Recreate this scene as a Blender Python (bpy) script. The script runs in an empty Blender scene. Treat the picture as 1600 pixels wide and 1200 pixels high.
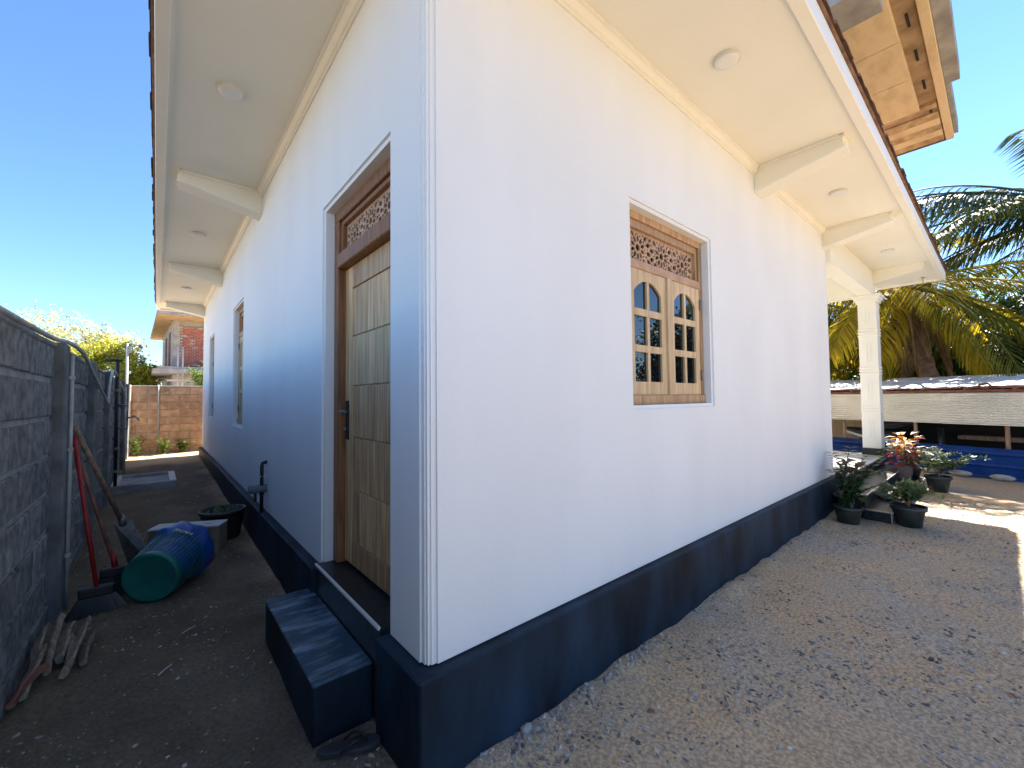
import bpy, bmesh, math, random
from mathutils import Vector, Matrix, noise
from mathutils.geometry import tessellate_polygon
R = math.radians
scene = bpy.context.scene
col = scene.collection
rnd = random.Random(7)

# ------------------------------------------------------------------ camera, sky, sun, exposure
CAM = Vector((-0.86356, -1.57932, 1.56478))
camd = bpy.data.cameras.new('camera'); cam = bpy.data.objects.new('camera', camd); col.objects.link(cam)
f = 652.0
def cray(px, py):
    return Vector(((px-800)/f, -(py-600)/f, -1.0)).normalized()
ax = cray(1567, 615); ay = cray(245, 628)
az = ax.cross(ay).normalized(); ay = az.cross(ax)
rot = Matrix((ax, ay, az))            # rows: the world axes seen from the lens
cam.matrix_world = Matrix.Translation(CAM) @ rot.to_4x4()
camd.sensor_width = 36; camd.lens = f/1600*36; camd.clip_start = 0.05; camd.clip_end = 1000
scene.camera = cam

SUN_DIR = Vector((4.65, 0.69, 4.0)).normalized()
w = bpy.data.worlds.new('World'); scene.world = w; w.use_nodes = True
nt = w.node_tree; bg = nt.nodes['Background']
sky = nt.nodes.new('ShaderNodeTexSky'); sky.sky_type = 'NISHITA'; sky.sun_disc = False
sky.sun_elevation = math.asin(SUN_DIR.z); sky.sun_rotation = math.atan2(SUN_DIR.x, SUN_DIR.y)
sky.air_density = 1.0; sky.dust_density = 0.0; sky.ozone_density = 8.0
nt.links.new(sky.outputs[0], bg.inputs[0]); bg.inputs[1].default_value = 0.050
sd = bpy.data.lights.new('sun', 'SUN'); sd.energy = 3.95; sd.angle = R(0.5); sd.color = (1.0, 0.95, 0.87)
sun = bpy.data.objects.new('sun', sd); col.objects.link(sun); sun.location = (30, 5, 26)
sun.rotation_euler = (-SUN_DIR).to_track_quat('-Z', 'Y').to_euler()
vs = scene.view_settings
vs.view_transform = 'Standard'; vs.look = 'None'; vs.gamma = 1; vs.use_curve_mapping = False
vs.exposure = 2.68
scene.cycles.max_bounces = 8; scene.cycles.diffuse_bounces = 5; scene.cycles.transparent_max_bounces = 8

# ------------------------------------------------------------------ materials
def mat(name, c1, c2=None, scale=6.0, rough=0.7, bump=0.0, bscale=60.0, metal=0.0, stretch=(1,1,1),
        spec=0.5, detail=6.0, island=0.0, trans=0.0, coat=0.0, wave=0.0, shift=False, ramp=(0.35, 0.65)):
    m = bpy.data.materials.new(name); m.use_nodes = True
    t = m.node_tree; b = t.nodes['Principled BSDF']; N = t.nodes.new; L = t.links.new
    b.inputs['Roughness'].default_value = rough; b.inputs['Metallic'].default_value = metal
    b.inputs['Specular IOR Level'].default_value = spec
    if coat: b.inputs['Coat Weight'].default_value = coat; b.inputs['Coat Roughness'].default_value = 0.08
    c2 = c2 or c1
    tc = N('ShaderNodeTexCoord'); mp = N('ShaderNodeMapping'); mp.inputs['Scale'].default_value = stretch
    src = tc.outputs['Object']
    if shift:
        oi = N('ShaderNodeObjectInfo'); mu = N('ShaderNodeMath'); mu.operation = 'MULTIPLY'; mu.inputs[1].default_value = 37.0
        L(oi.outputs['Random'], mu.inputs[0]); ad = N('ShaderNodeVectorMath'); ad.operation = 'ADD'
        L(src, ad.inputs[0]); L(mu.outputs[0], ad.inputs[1]); src = ad.outputs[0]
    L(src, mp.inputs['Vector'])
    n = N('ShaderNodeTexNoise'); n.inputs['Scale'].default_value = scale; n.inputs['Detail'].default_value = detail
    L(mp.outputs[0], n.inputs['Vector'])
    r = N('ShaderNodeValToRGB'); r.color_ramp.elements[0].position = ramp[0]; r.color_ramp.elements[1].position = ramp[1]
    r.color_ramp.elements[0].color = (*c1, 1); r.color_ramp.elements[1].color = (*c2, 1)
    L(n.outputs['Fac'], r.inputs['Fac'])
    out = r.outputs[0]
    if island or shift:
        hs = N('ShaderNodeHueSaturation'); mr = N('ShaderNodeMapRange')
        if island:
            g = N('ShaderNodeNewGeometry'); L(g.outputs['Random Per Island'], mr.inputs[0]); a = island
        else:
            L(oi.outputs['Random'], mr.inputs[0]); a = 0.2
        mr.inputs[3].default_value = 1-a; mr.inputs[4].default_value = 1+a
        L(mr.outputs[0], hs.inputs['Value']); L(out, hs.inputs['Color']); out = hs.outputs[0]
    L(out, b.inputs['Base Color'])
    if bump:
        n2 = N('ShaderNodeTexNoise'); n2.inputs['Scale'].default_value = bscale; n2.inputs['Detail'].default_value = 5
        L(mp.outputs[0], n2.inputs['Vector'])
        bp = N('ShaderNodeBump'); bp.inputs['Strength'].default_value = bump; bp.inputs['Distance'].default_value = 0.01
        L(n2.outputs['Fac'], bp.inputs['Height']); L(bp.outputs[0], b.inputs['Normal'])
        if wave:
            n3 = N('ShaderNodeTexNoise'); n3.inputs['Scale'].default_value = 3.2; n3.inputs['Detail'].default_value = 3; L(tc.outputs['Object'], n3.inputs['Vector'])
            b3 = N('ShaderNodeBump'); b3.inputs['Strength'].default_value = wave; b3.inputs['Distance'].default_value = 0.03
            L(n3.outputs['Fac'], b3.inputs['Height']); L(b3.outputs[0], bp.inputs['Normal'])
    if trans:
        tr = N('ShaderNodeBsdfTranslucent'); mx = N('ShaderNodeMixShader'); mx.inputs[0].default_value = trans
        L(out, tr.inputs['Color']); o = t.nodes['Material Output']
        L(b.outputs[0], mx.inputs[1]); L(tr.outputs[0], mx.inputs[2]); L(mx.outputs[0], o.inputs['Surface'])
    return m

M = {}
M['paint']   = mat('wall_paint', (.785,.785,.78), (.83,.83,.825), 1.6, .6, .16, 120, stretch=(1,1,.35), detail=9, wave=.16)
M['soffit']  = mat('soffit_paint', (.815,.79,.68), (.86,.835,.73), 1.0, .6, .08, 90, detail=8, wave=.15)
M['trim']    = mat('trim_paint', (.82,.795,.70), (.85,.825,.735), 2.0, .5)
M['plinth']  = mat('plinth_paint', (.002,.004,.008), (.020,.046,.082), 3.6, .55, .35, 26, spec=.25, stretch=(1,1,.45), detail=10, ramp=(.3,.8))
M['granite'] = mat('granite', (.022,.055,.090), (.24,.34,.42), 5.5, .24, .05, 60, stretch=(1.0,3.6,1.0), detail=13, ramp=(.47,.80), spec=.6)
M['blackgran']= mat('black_granite', (.010,.011,.013), (.03,.032,.036), 20, .3, spec=.35)
M['chrome']  = mat('steel_nosing', (.82,.84,.86), None, 6, .22, metal=1.0)
M['teak']    = mat('frame_teak', (.14,.055,.020), (.29,.125,.045), 5, .5, .2, 30, stretch=(9,9,.7), shift=True)
M['oak']     = mat('leaf_teak', (.40,.215,.090), (.68,.44,.215), 4, .5, .15, 30, stretch=(8,8,.55), shift=True)
M['teakl']   = mat('window_teak', (.33,.185,.085), (.52,.325,.165), 5, .5, .2, 30, stretch=(9,9,.7), shift=True)
M['sash']    = mat('sash_teak', (.50,.34,.175), (.70,.51,.295), 4, .5, .15, 30, stretch=(7,7,.6), shift=True)
M['carve']   = mat('carved_teak', (.40,.245,.15), (.54,.35,.225), 9, .6)
M['glass']   = mat('window_glass', (.006,.007,.008), None, 6, .015, spec=.75)
M['dark']    = mat('dark_interior', (.02,.018,.016), None, 6, .9)
M['black']   = mat('black_plastic', (.012,.013,.014), (.022,.022,.024), 12, .42)
M['greypvc'] = mat('grey_pvc', (.10,.13,.15), (.14,.17,.19), 10, .45)
M['pvc']     = mat('weathered_pvc', (.38,.38,.36), (.52,.52,.49), 9, .5, .1, 60)
M['lampw']   = mat('lamp_white', (.80,.79,.76), None, 6, .4)
M['lampg']   = mat('lamp_rim', (.66,.65,.61), None, 6, .4)
M['rooftile']= mat('roof_tile', (.12,.065,.042), (.23,.135,.088), 9, .8, .4, 50, shift=True)
M['block']   = mat('cement_block', (.12,.127,.128), (.27,.278,.275), 14, .95, 1.0, 90, shift=True)
M['mortar']  = mat('mortar', (.27,.28,.275), (.40,.41,.40), 12, .95, .8, 60)
M['pillar']  = mat('cast_pillar', (.12,.127,.128), (.225,.232,.23), 5, .92, .6, 50)
M['bblock']  = mat('brown_block', (.33,.19,.11), (.50,.32,.20), 8, .92, .7, 60, shift=True)
M['bmortar'] = mat('brown_mortar', (.48,.38,.29), (.58,.47,.37), 12, .95, .6, 60)
M['concrete']= mat('raw_concrete', (.26,.25,.235), (.40,.385,.36), 3, .9, .4, 30)
M['form']    = mat('formed_concrete', (.34,.22,.105), (.60,.43,.235), 2.6, .88, .5, 14, stretch=(1,2.6,1), detail=9)
M['form2']   = mat('formed_concrete_dark', (.25,.165,.085), (.45,.315,.18), 3.0, .9, .5, 16, detail=9)
M['formp']   = mat('formed_panel', (.58,.42,.23), (.74,.57,.34), 2.2, .88, .4, 14, stretch=(1,2.4,1), detail=9, ramp=(.28,.55))
M['rust']    = mat('rust', (.10,.04,.025), (.2,.08,.05), 14, .8)
M['brickr']  = mat('red_brick', (.30,.085,.055), (.46,.17,.11), 9, .9, shift=True)
M['tilew']   = mat('veranda_tile', (.72,.72,.70), (.78,.78,.76), 3, .18)
M['alu']     = mat('aluminium_sheet', (.66,.64,.58), (.80,.78,.72), 1.6, .36, metal=.5)
M['zinc']    = mat('roof_sheet', (.62,.64,.66), (.78,.80,.82), 2.5, .34, .15, 8, metal=.3)
M['blue']    = mat('blue_sheet', (.002,.026,.13), (.004,.050,.24), 2.5, .42, .15, 12, spec=.25)
M['oldwood'] = mat('old_wood', (.22,.125,.075), (.40,.26,.17), 6, .8, .4, 30, stretch=(6,6,.8))
M['redwood'] = mat('red_wood', (.16,.06,.04), (.30,.13,.09), 6, .8, .4, 30)
M['palewood']= mat('pale_wood', (.20,.16,.115), (.36,.29,.215), 6, .85, .4, 40, stretch=(5,5,1), shift=True)
M['stone']   = mat('stone', (.34,.32,.29), (.52,.49,.45), 9, .9, .6, 40, shift=True)
M['gravel']  = mat('gravel', (.15,.135,.12), (.46,.41,.35), 9, .95, island=.5, ramp=(.4,.6))
M['rubble']  = mat('mortar_crumbs', (.25,.235,.21), (.44,.42,.39), 14, .95, .6, 60, island=.35)
M['red']     = mat('red_handle', (.30,.012,.012), (.38,.02,.018), 8, .45)
M['basket']  = mat('green_plastic', (.005,.115,.10), (.008,.16,.14), 8, .42)
M['bag']     = mat('blue_polythene', (.008,.055,.26), (.015,.10,.40), 5, .3, .3, 12, spec=.6)
M['print']   = mat('bag_print', (.45,.42,.36), None, 6, .6)
M['card']    = mat('cardboard', (.20,.14,.09), (.28,.20,.13), 6, .85)
M['paperw']  = mat('white_board', (.55,.54,.53), (.62,.61,.60), 6, .7)
M['tray']    = mat('cement_tray', (.24,.245,.25), (.38,.385,.39), 4, .85, .3, 40)
M['pot']     = mat('pot_plastic', (.020,.026,.023), (.045,.052,.046), 6, .55, .15, 40)
M['potb']    = mat('brown_pot', (.14,.095,.085), (.20,.14,.125), 6, .6)
M['soil']    = mat('potting_soil', (.035,.024,.016), (.07,.05,.034), 30, .95, .8, 60)
M['leafdry'] = mat('dry_leaf', (.20,.055,.04), (.30,.10,.06), 20, .7, shift=True)
M['leafpale']= mat('pale_leaf', (.48,.43,.35), (.58,.53,.45), 20, .7, shift=True)
M['rubber']  = mat('slipper_rubber', (.030,.030,.036), (.045,.045,.052), 14, .7)
M['steel']   = mat('old_steel', (.20,.20,.20), (.34,.33,.32), 14, .5, metal=.7)
M['trunk']   = mat('bark', (.13,.085,.055), (.26,.18,.12), 7, .9, .8, 30)
M['palmtrunk']=mat('palm_bark', (.20,.115,.07), (.36,.23,.15), 5, .9, .8, 22, stretch=(1,1,3))
M['palm']    = mat('palm_leaf', (.07,.11,.018), (.21,.21,.03), .9, .62, spec=.2, island=.35, trans=.45)
M['palmy']   = mat('palm_leaf_yellow', (.28,.23,.012), (.50,.37,.022), .9, .62, spec=.2, island=.35, trans=.5)
M['palmd']   = mat('palm_leaf_dark', (.030,.050,.022), (.085,.105,.035), .9, .6, spec=.25, island=.35, trans=.3)
M['palmdry'] = mat('palm_leaf_dry', (.20,.12,.055), (.36,.235,.12), 2, .8, island=.35, trans=.2)
M['zz']      = mat('glossy_leaf', (.012,.040,.012), (.03,.085,.018), 6, .3, island=.35, trans=.15)
M['aglo']    = mat('red_leaf', (.16,.055,.035), (.27,.13,.07), 20, .45, trans=.3, shift=True)
M['fern']    = mat('fern_leaf', (.045,.10,.022), (.12,.19,.05), 8, .5, island=.4, trans=.35)
M['varieg']  = mat('variegated_leaf', (.10,.17,.05), (.42,.46,.20), 30, .5, island=.35, trans=.35)
M['croty']   = mat('croton_yellow', (.70,.27,.02), (.85,.45,.04), 20, .4, trans=.4, shift=True)
M['crotp']   = mat('croton_purple', (.30,.035,.06), (.55,.12,.07), 20, .4, trans=.4, shift=True)
M['treeY']   = mat('tree_yellow_green', (.27,.29,.025), (.50,.48,.06), .5, .55, island=.4, trans=.45)
M['treeP']   = mat('tree_pale', (.42,.40,.14), (.58,.55,.28), .5, .6, island=.4, trans=.4)
M['treeD']   = mat('tree_dark', (.014,.032,.010), (.045,.085,.018), 1.2, .4, island=.5, trans=.25)
M['treeG']   = mat('tree_green', (.08,.15,.02), (.20,.28,.04), 1.2, .5, island=.4, trans=.4)

# sandy ground: colour patches, grain and fine relief
def ground_mat():
    m = bpy.data.materials.new('sandy_ground'); m.use_nodes = True
    t = m.node_tree; b = t.nodes['Principled BSDF']; N = t.nodes.new; L = t.links.new
    b.inputs['Roughness'].default_value = .95; b.inputs['Specular IOR Level'].default_value = .2
    tc = N('ShaderNodeTexCoord')
    def nz(s, d=6):
        n = N('ShaderNodeTexNoise'); n.inputs['Scale'].default_value = s; n.inputs['Detail'].default_value = d
        L(tc.outputs['Object'], n.inputs['Vector']); return n.outputs['Fac']
    def ramp(fac, p0, c0, p1, c1):
        r = N('ShaderNodeValToRGB'); e = r.color_ramp.elements
        e[0].position = p0; e[0].color = (*c0, 1); e[1].position = p1; e[1].color = (*c1, 1); L(fac, r.inputs[0]); return r.outputs[0]
    def mix(fac, a, bb, mode='MIX', val=None):
        x = N('ShaderNodeMix'); x.data_type = 'RGBA'; x.blend_type = mode
        if val is None: L(fac, x.inputs['Factor'])
        else: x.inputs['Factor'].default_value = val
        L(a, x.inputs['A']); L(bb, x.inputs['B']); return x.outputs['Result']
    base = mix(ramp(nz(3.7), .45, (0,0,0), .62, (.55,.55,.55)), ramp(nz(1.05), .36, (.51,.415,.30), .64, (.64,.44,.25)), ramp(nz(.45), .4, (.46,.385,.29), .6, (.59,.415,.25)))
    grain = ramp(nz(55, 8), .35, (.55,.55,.56), .62, (1.15,1.12,1.07))
    fine = ramp(nz(260, 4), .36, (.70,.70,.72), .56, (1.08,1.08,1.08))
    c = mix(None, base, grain, 'MULTIPLY', .85); c = mix(None, c, fine, 'MULTIPLY', .8)
    # side passage shade put into the ground colour, blotchy edges over the sand
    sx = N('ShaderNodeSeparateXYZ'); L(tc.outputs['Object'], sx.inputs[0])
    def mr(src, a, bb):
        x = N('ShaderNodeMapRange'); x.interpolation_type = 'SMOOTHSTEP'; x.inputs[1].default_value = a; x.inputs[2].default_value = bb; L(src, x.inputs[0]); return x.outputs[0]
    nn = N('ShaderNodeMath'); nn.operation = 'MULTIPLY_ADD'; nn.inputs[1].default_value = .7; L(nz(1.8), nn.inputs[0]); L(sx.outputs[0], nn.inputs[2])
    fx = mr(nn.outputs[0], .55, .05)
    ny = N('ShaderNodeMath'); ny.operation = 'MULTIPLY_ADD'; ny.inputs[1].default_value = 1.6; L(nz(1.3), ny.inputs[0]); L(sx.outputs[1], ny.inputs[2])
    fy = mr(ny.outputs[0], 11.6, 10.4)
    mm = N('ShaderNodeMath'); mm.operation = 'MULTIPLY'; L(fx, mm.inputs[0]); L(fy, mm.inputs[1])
    shade_tone = mix(None, ramp(nz(2.4), .35, (.135,.105,.072), .65, (.205,.160,.112)), grain, 'MULTIPLY', .6)
    c = mix(mm.outputs[0], c, shade_tone)
    L(c, b.inputs['Base Color'])
    bp = N('ShaderNodeBump'); bp.inputs['Strength'].default_value = .6; bp.inputs['Distance'].default_value = .016; L(nz(16, 12), bp.inputs['Height'])
    b2 = N('ShaderNodeBump'); b2.inputs['Strength'].default_value = .5; b2.inputs['Distance'].default_value = .004; L(nz(190, 4), b2.inputs['Height'])
    L(bp.outputs[0], b2.inputs['Normal']); L(b2.outputs[0], b.inputs['Normal'])
    return m
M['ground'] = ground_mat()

# ------------------------------------------------------------------ helpers
ORI = {}
def tag(o, label=None, cat=None, group=None, kind=None):
    if label: o['label'] = label
    if cat: o['category'] = cat
    if group: o['group'] = group
    if kind: o['kind'] = kind
    return o
def thing(name, loc, label, cat, group=None):
    o = bpy.data.objects.new(name, None); col.objects.link(o); o.location = loc; o.empty_display_size = .1
    ORI[o] = Vector(loc); return tag(o, label, cat, group)
def link(o, parent, origin):
    col.objects.link(o); ORI[o] = Vector(origin)
    if parent is not None:
        o.parent = parent; o.location = ORI[o]-ORI[parent]
    else: o.location = origin
    return o
def piece(name, me, parent, loc, rot=(0,0,0), scale=None):
    o = bpy.data.objects.new(name, me); link(o, parent, loc); o.rotation_euler = rot
    if scale: o.scale = scale
    return o
class MB:
    def __init__(s): s.v = []; s.f = []
    def add(s, vs, fs):
        n = len(s.v); s.v += [tuple(p) for p in vs]; s.f += [tuple(i+n for i in q) for q in fs]; return s
    def box(s, x0, x1, y0, y1, z0, z1):
        return s.add([(x0,y0,z0),(x1,y0,z0),(x1,y1,z0),(x0,y1,z0),(x0,y0,z1),(x1,y0,z1),(x1,y1,z1),(x0,y1,z1)],
              [(3,2,1,0),(4,5,6,7),(0,1,5,4),(1,2,6,5),(2,3,7,6),(3,0,4,7)])
    def mbox(s, Mp, u0, u1, z0, z1, d0, d1):
        a = Mp(u0,z0,d0); b = Mp(u1,z1,d1)
        return s.box(min(a[0],b[0]),max(a[0],b[0]),min(a[1],b[1]),max(a[1],b[1]),min(a[2],b[2]),max(a[2],b[2]))
    def quad(s, *p): return s.add(p, [tuple(range(len(p)))])
    def prism(s, poly, fn, a, b):     # poly of 2D points, fn(p, t) -> xyz
        n = len(poly)
        s.add([fn(p,a) for p in poly]+[fn(p,b) for p in poly],
              [tuple(range(n))[::-1], tuple(range(n,2*n))]+[(i,(i+1)%n,n+(i+1)%n,n+i) for i in range(n)])
        return s
    def tube(s, pts, r, n=8, cap=True):
        pts = [Vector(p) for p in pts]; k = len(pts); rs = r if isinstance(r,(list,tuple)) else [r]*k
        base = len(s.v); ref = None
        for i,p in enumerate(pts):
            t = (pts[min(i+1,k-1)]-pts[max(i-1,0)]).normalized()
            if ref is None: ref = t.orthogonal().normalized()
            ref = (ref-t*ref.dot(t)); ref = ref.normalized() if ref.length > 1e-5 else t.orthogonal().normalized()
            q = t.cross(ref)
            for j in range(n):
                a = 2*math.pi*j/n; s.v.append(tuple(p+(ref*math.cos(a)+q*math.sin(a))*rs[i]))
        for i in range(k-1):
            for j in range(n):
                a = base+i*n+j; b = base+i*n+(j+1)%n; s.f.append((a,b,b+n,a+n))
        if cap:
            s.f.append(tuple(base+j for j in range(n))[::-1]); s.f.append(tuple(base+(k-1)*n+j for j in range(n)))
        return s
    def lathe(s, prof, n=24, T=None):  # prof list of (r,z)
        base = len(s.v); T = T or Matrix.Identity(4)
        for r_,z in prof:
            for j in range(n):
                a = 2*math.pi*j/n; s.v.append(tuple(T @ Vector((r_*math.cos(a), r_*math.sin(a), z))))
        for i in range(len(prof)-1):
            for j in range(n):
                a = base+i*n+j; b = base+i*n+(j+1)%n; s.f.append((a,b,b+n,a+n))
        return s
    def disc(s, r, z, n=24, T=None):
        T = T or Matrix.Identity(4)
        return s.add([T @ Vector((r*math.cos(2*math.pi*j/n), r*math.sin(2*math.pi*j/n), z)) for j in range(n)], [tuple(range(n))])
    def leaf(s, base, d, nrm, L, W, fold=.25, bend=0.0):
        base = Vector(base); d = Vector(d).normalized(); sd_ = d.cross(Vector(nrm))
        if sd_.length < 1e-4: sd_ = d.orthogonal()
        sd_.normalize(); up = sd_.cross(d).normalized()
        a = base+d*L*.45-up*bend*L*.2; tip = base+d*L-up*bend*L
        return s.add([base, a+sd_*W*.5+up*W*fold*.5, a, a-sd_*W*.5+up*W*fold*.5, tip], [(0,1,2),(0,2,3),(2,1,4),(3,2,4)])
    def mesh(s, name, m, smooth=False, origin=(0,0,0), fix=False):
        me = bpy.data.meshes.new(name); o = Vector(origin)
        me.from_pydata([(p[0]-o.x,p[1]-o.y,p[2]-o.z) for p in s.v] if o.length else s.v, [], s.f)
        if fix:
            bm = bmesh.new(); bm.from_mesh(me); bmesh.ops.remove_doubles(bm, verts=bm.verts, dist=1e-5)
            bmesh.ops.recalc_face_normals(bm, faces=bm.faces); bm.to_mesh(me); bm.free()
        me.materials.append(M[m] if isinstance(m,str) else m)
        if smooth: me.polygons.foreach_set('use_smooth', [True]*len(me.polygons))
        me.update(); return me
    def build(s, name, m, parent=None, smooth=False, bevel=0, origin=None, fix=True):
        org = Vector(origin) if origin is not None else (ORI[parent] if parent is not None else Vector((0,0,0)))
        o = bpy.data.objects.new(name, s.mesh(name, m, smooth, org, fix)); link(o, parent, org)
        if bevel:
            b = o.modifiers.new('bevel','BEVEL'); b.width = bevel; b.segments = 1; b.limit_method = 'ANGLE'; b.angle_limit = R(40)
        return o
def plate(mb, outer, holes, d0, d1, Mp):
    polys = [outer]+holes; flat = [p for q in polys for p in q]
    tris = tessellate_polygon([[Vector((p[0],p[1],0)) for p in q] for q in polys])
    n = len(flat)
    fs = [tuple(t) for t in tris]+[tuple(i+n for i in t) for t in tris]
    k = 0
    for q in polys:
        m = len(q)
        for i in range(m): a = k+i; b = k+(i+1)%m; fs.append((a,b,b+n,a+n))
        k += m
    return mb.add([Mp(p[0],p[1],d0) for p in flat]+[Mp(p[0],p[1],d1) for p in flat], fs)
def chamfer_box(name, sx, sy, sz, m, b=.006, jitter=0.0, seed=0):
    bm = bmesh.new(); bmesh.ops.create_cube(bm, size=1.0)
    for v in bm.verts: v.co = Vector((v.co.x*sx, v.co.y*sy, v.co.z*sz))
    bmesh.ops.bevel(bm, geom=list(bm.edges), offset=b, segments=1, affect='EDGES')
    r = random.Random(seed)
    for v in bm.verts: v.co += Vector((r.uniform(-1,1), r.uniform(-1,1), r.uniform(-1,1)))*jitter
    me = bpy.data.meshes.new(name); bm.to_mesh(me); bm.free(); me.materials.append(M[m]); return me
def smooth01(t): t = max(0.0, min(1.0, t)); return t*t*(3-2*t)
def gz(x, y):
    return .24*max(0, min(1, (y-.5)/10.5))*(1-smooth01(x/.4))
def gh(x, y):
    z = gz(x, y)
    z += .016*noise.noise(Vector((x*.9, y*.9, 1)))+.013*noise.noise(Vector((x*3.1, y*3.1, 5)))+.008*noise.noise(Vector((x*8, y*8, 9)))
    if -.3 < y < .1 and x > -.3: z += .05*max(0, 1-abs(y+.09)/.16)*max(0,.45+.7*noise.noise(Vector((x*1.3, 0, 2)))+.5*noise.noise(Vector((x*5.3, y*3, 4))))
    return z

# ------------------------------------------------------------------ ground
def axis(lo, hi, a, b, step):
    v = []; x = a
    while x <= b: v.append(x); x += step
    g = step; x = v[-1]
    while x < hi: g *= 1.25; x += g; v.append(min(x, hi))
    g = step; x = a; pre = []
    while x > lo: g *= 1.25; x -= g; pre.append(max(x, lo))
    return pre[::-1]+v
xs = axis(-220, 220, -1.6, 8.0, .045); ys = axis(-220, 220, -2.4, 4.0, .045)
mb = MB()
mb.v = [(x, y, gh(x, y) if (abs(x) < 30 and abs(y) < 30) else -.02) for y in ys for x in xs]
nx = len(xs)
mb.f = [(j*nx+i, j*nx+i+1, (j+1)*nx+i+1, (j+1)*nx+i) for j in range(len(ys)-1) for i in range(nx-1)]
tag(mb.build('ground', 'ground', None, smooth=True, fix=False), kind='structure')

# ------------------------------------------------------------------ house
XE, YE = 6.40, 11.25            # outer corner of the long sides
ZP, ZS, OH = .45, 3.90, .91     # plinth top, soffit, eave overhang
EX, EY = 11.2, 12.05            # far ends of the eaves
house = thing('house', (0,0,0), 'white single-storey house with black plinth, teak door and wide white eaves', 'house')
ML = lambda u,z,d: (d,u,z)      # wall along Y (side passage)
MR = lambda u,z,d: (u,d,z)      # wall along X (yard)
def wall(mb, u0, u1, z0, z1, ops, Mp, T=.2, r=.028, rd=.014):
    def grid(opl, d):
        us = sorted({u0,u1,*[v for o in opl for v in o[:2]]}); zs = sorted({z0,z1,*[v for o in opl for v in o[2:]]})
        for a,b in zip(us,us[1:]):
            for c,e in zip(zs,zs[1:]):
                m = ((a+b)/2,(c+e)/2)
                if any(o[0]<m[0]<o[1] and o[2]<m[1]<o[3] for o in opl): continue
                mb.quad(Mp(a,c,d),Mp(b,c,d),Mp(b,e,d),Mp(a,e,d))
    big = [(a-r,b+r,max(z0,c-r),e+r) for a,b,c,e in ops]
    grid(big, 0); grid(ops, T)
    for (a,b,c,e),(A,B,C,E_) in zip(ops,big):
        for (p,q,P,Q,bot) in (((a,c),(a,e),(A,C),(A,E_),0),((b,c),(b,e),(B,C),(B,E_),0),((a,e),(b,e),(A,E_),(B,E_),0),((a,c),(b,c),(A,C),(B,C),1)):
            if bot and c <= z0: continue
            mb.quad(Mp(*P,0),Mp(*Q,0),Mp(*Q,rd),Mp(*P,rd)); mb.quad(Mp(*P,rd),Mp(*Q,rd),Mp(*q,rd),Mp(*p,rd)); mb.quad(Mp(*p,rd),Mp(*q,rd),Mp(*q,T),Mp(*p,T))
DOOR = (.376,1.43,ZP,2.872); W1 = (4.98,5.91,1.23,2.93); W2 = (8.70,9.64,1.24,2.925); WR = (1.55,2.70,1.51,2.884)
mb = MB(); wall(mb, .055, YE, ZP, 4.0, [DOOR,W1,W2], ML); mb.build('wall', 'paint', house)
mb = MB(); wall(mb, .055, XE, ZP, 4.0, [WR], MR); mb.build('wall', 'paint', house)
prof = [(0,.055),(.009,.055),(.009,.030),(.016,.030),(.016,.016),(.030,.016),(.030,.009),(.055,.009),(.055,0)]
mb = MB()
for p,q in zip(prof,prof[1:]): mb.quad((p[0],p[1],ZP),(q[0],q[1],ZP),(q[0],q[1],4.0),(p[0],p[1],4.0))
mb.build('corner_moulding', 'paint', house)
mb = MB(); mb.box(XE-.2,XE,.2,YE,ZP-.1,4.0); mb.build('wall', 'paint', house)
mb = MB(); mb.box(.2,XE-.2,YE-.2,YE,ZP-.1,4.0); mb.build('wall', 'paint', house)
mb = MB(); mb.box(.21,XE-.21,.21,YE-.21,.30,.40); mb.build('room_floor', 'dark', house)
# inner partition keeps the rooms dim
mb = MB(); mb.box(.21,XE-.21,2.9,3.0,.40,3.92); mb.build('partition', 'paint', house)
# plinth, broken at the door
PO = .062
mb = MB()
mb.prism([(-PO,-PO),(XE+PO,-PO),(XE+PO,.06),(.06,.06),(.06,.375),(-PO,.375)], lambda p,t:(p[0],p[1],t), -.4, ZP-.006)
mb.build('plinth', 'plinth', house, bevel=.008)
mb = MB(); mb.box(-PO,.06,1.445,YE+PO,-.4,ZP-.006); mb.build('plinth', 'plinth', house, bevel=.008)
mb = MB(); mb.box(XE-.05,XE+PO,.062,YE+PO,-.4,ZP-.006); mb.build('plinth', 'plinth', house, bevel=.008)
mb = MB(); mb.box(-.035,.35,.378,1.442,-.3,.470); th = mb.build('threshold', 'blackgran', house, bevel=.004)
mb = MB(); mb.box(-.043,-.030,.39,1.44,.462,.475); mb.build('nosing', 'lampw', th)
mb = MB(); mb.box(-.310,-.040,.472,1.545,-.2,.268); st = mb.build('door_step', 'plinth', house, bevel=.004)
mb = MB(); mb.box(-.314,-.038,.468,1.549,.269,.283); mb.build('tread', 'granite', st, bevel=.003)

# soffit, fascia, roof
mb = MB(); mb.box(-OH+.07,EX-.07,-OH+.07,EY-.07,ZS,ZS+.05); mb.build('soffit', 'soffit', house)
mb = MB()
z0,z1 = ZS-.035, 4.015
mb.prism([(-OH,-OH),(EX,-OH),(EX,EY),(-OH,EY)], lambda p,t:(p[0],p[1],t), z0, z1)
mb = MB()
a,b = -OH, -OH+.075
mb.box(a,b,a,EY,z0,z1).box(b,EX,a,b,z0,z1).box(EX-.075,EX,b,EY,z0,z1).box(b,EX-.075,EY-.075,EY,z0,z1)
mb.build('fascia', 'trim', house, bevel=.004, fix=False)
sl = math.tan(R(23)); rx0,rx1,ry0,ry1 = -OH-.02,EX+.02,-OH-.02,EY+.02
hx = (rx1-rx0)/2; hz = 4.02+hx*sl; cx = (rx0+rx1)/2
ra = (cx, ry0+hx, hz); rb = (cx, ry1-hx+.01, hz)
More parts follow.
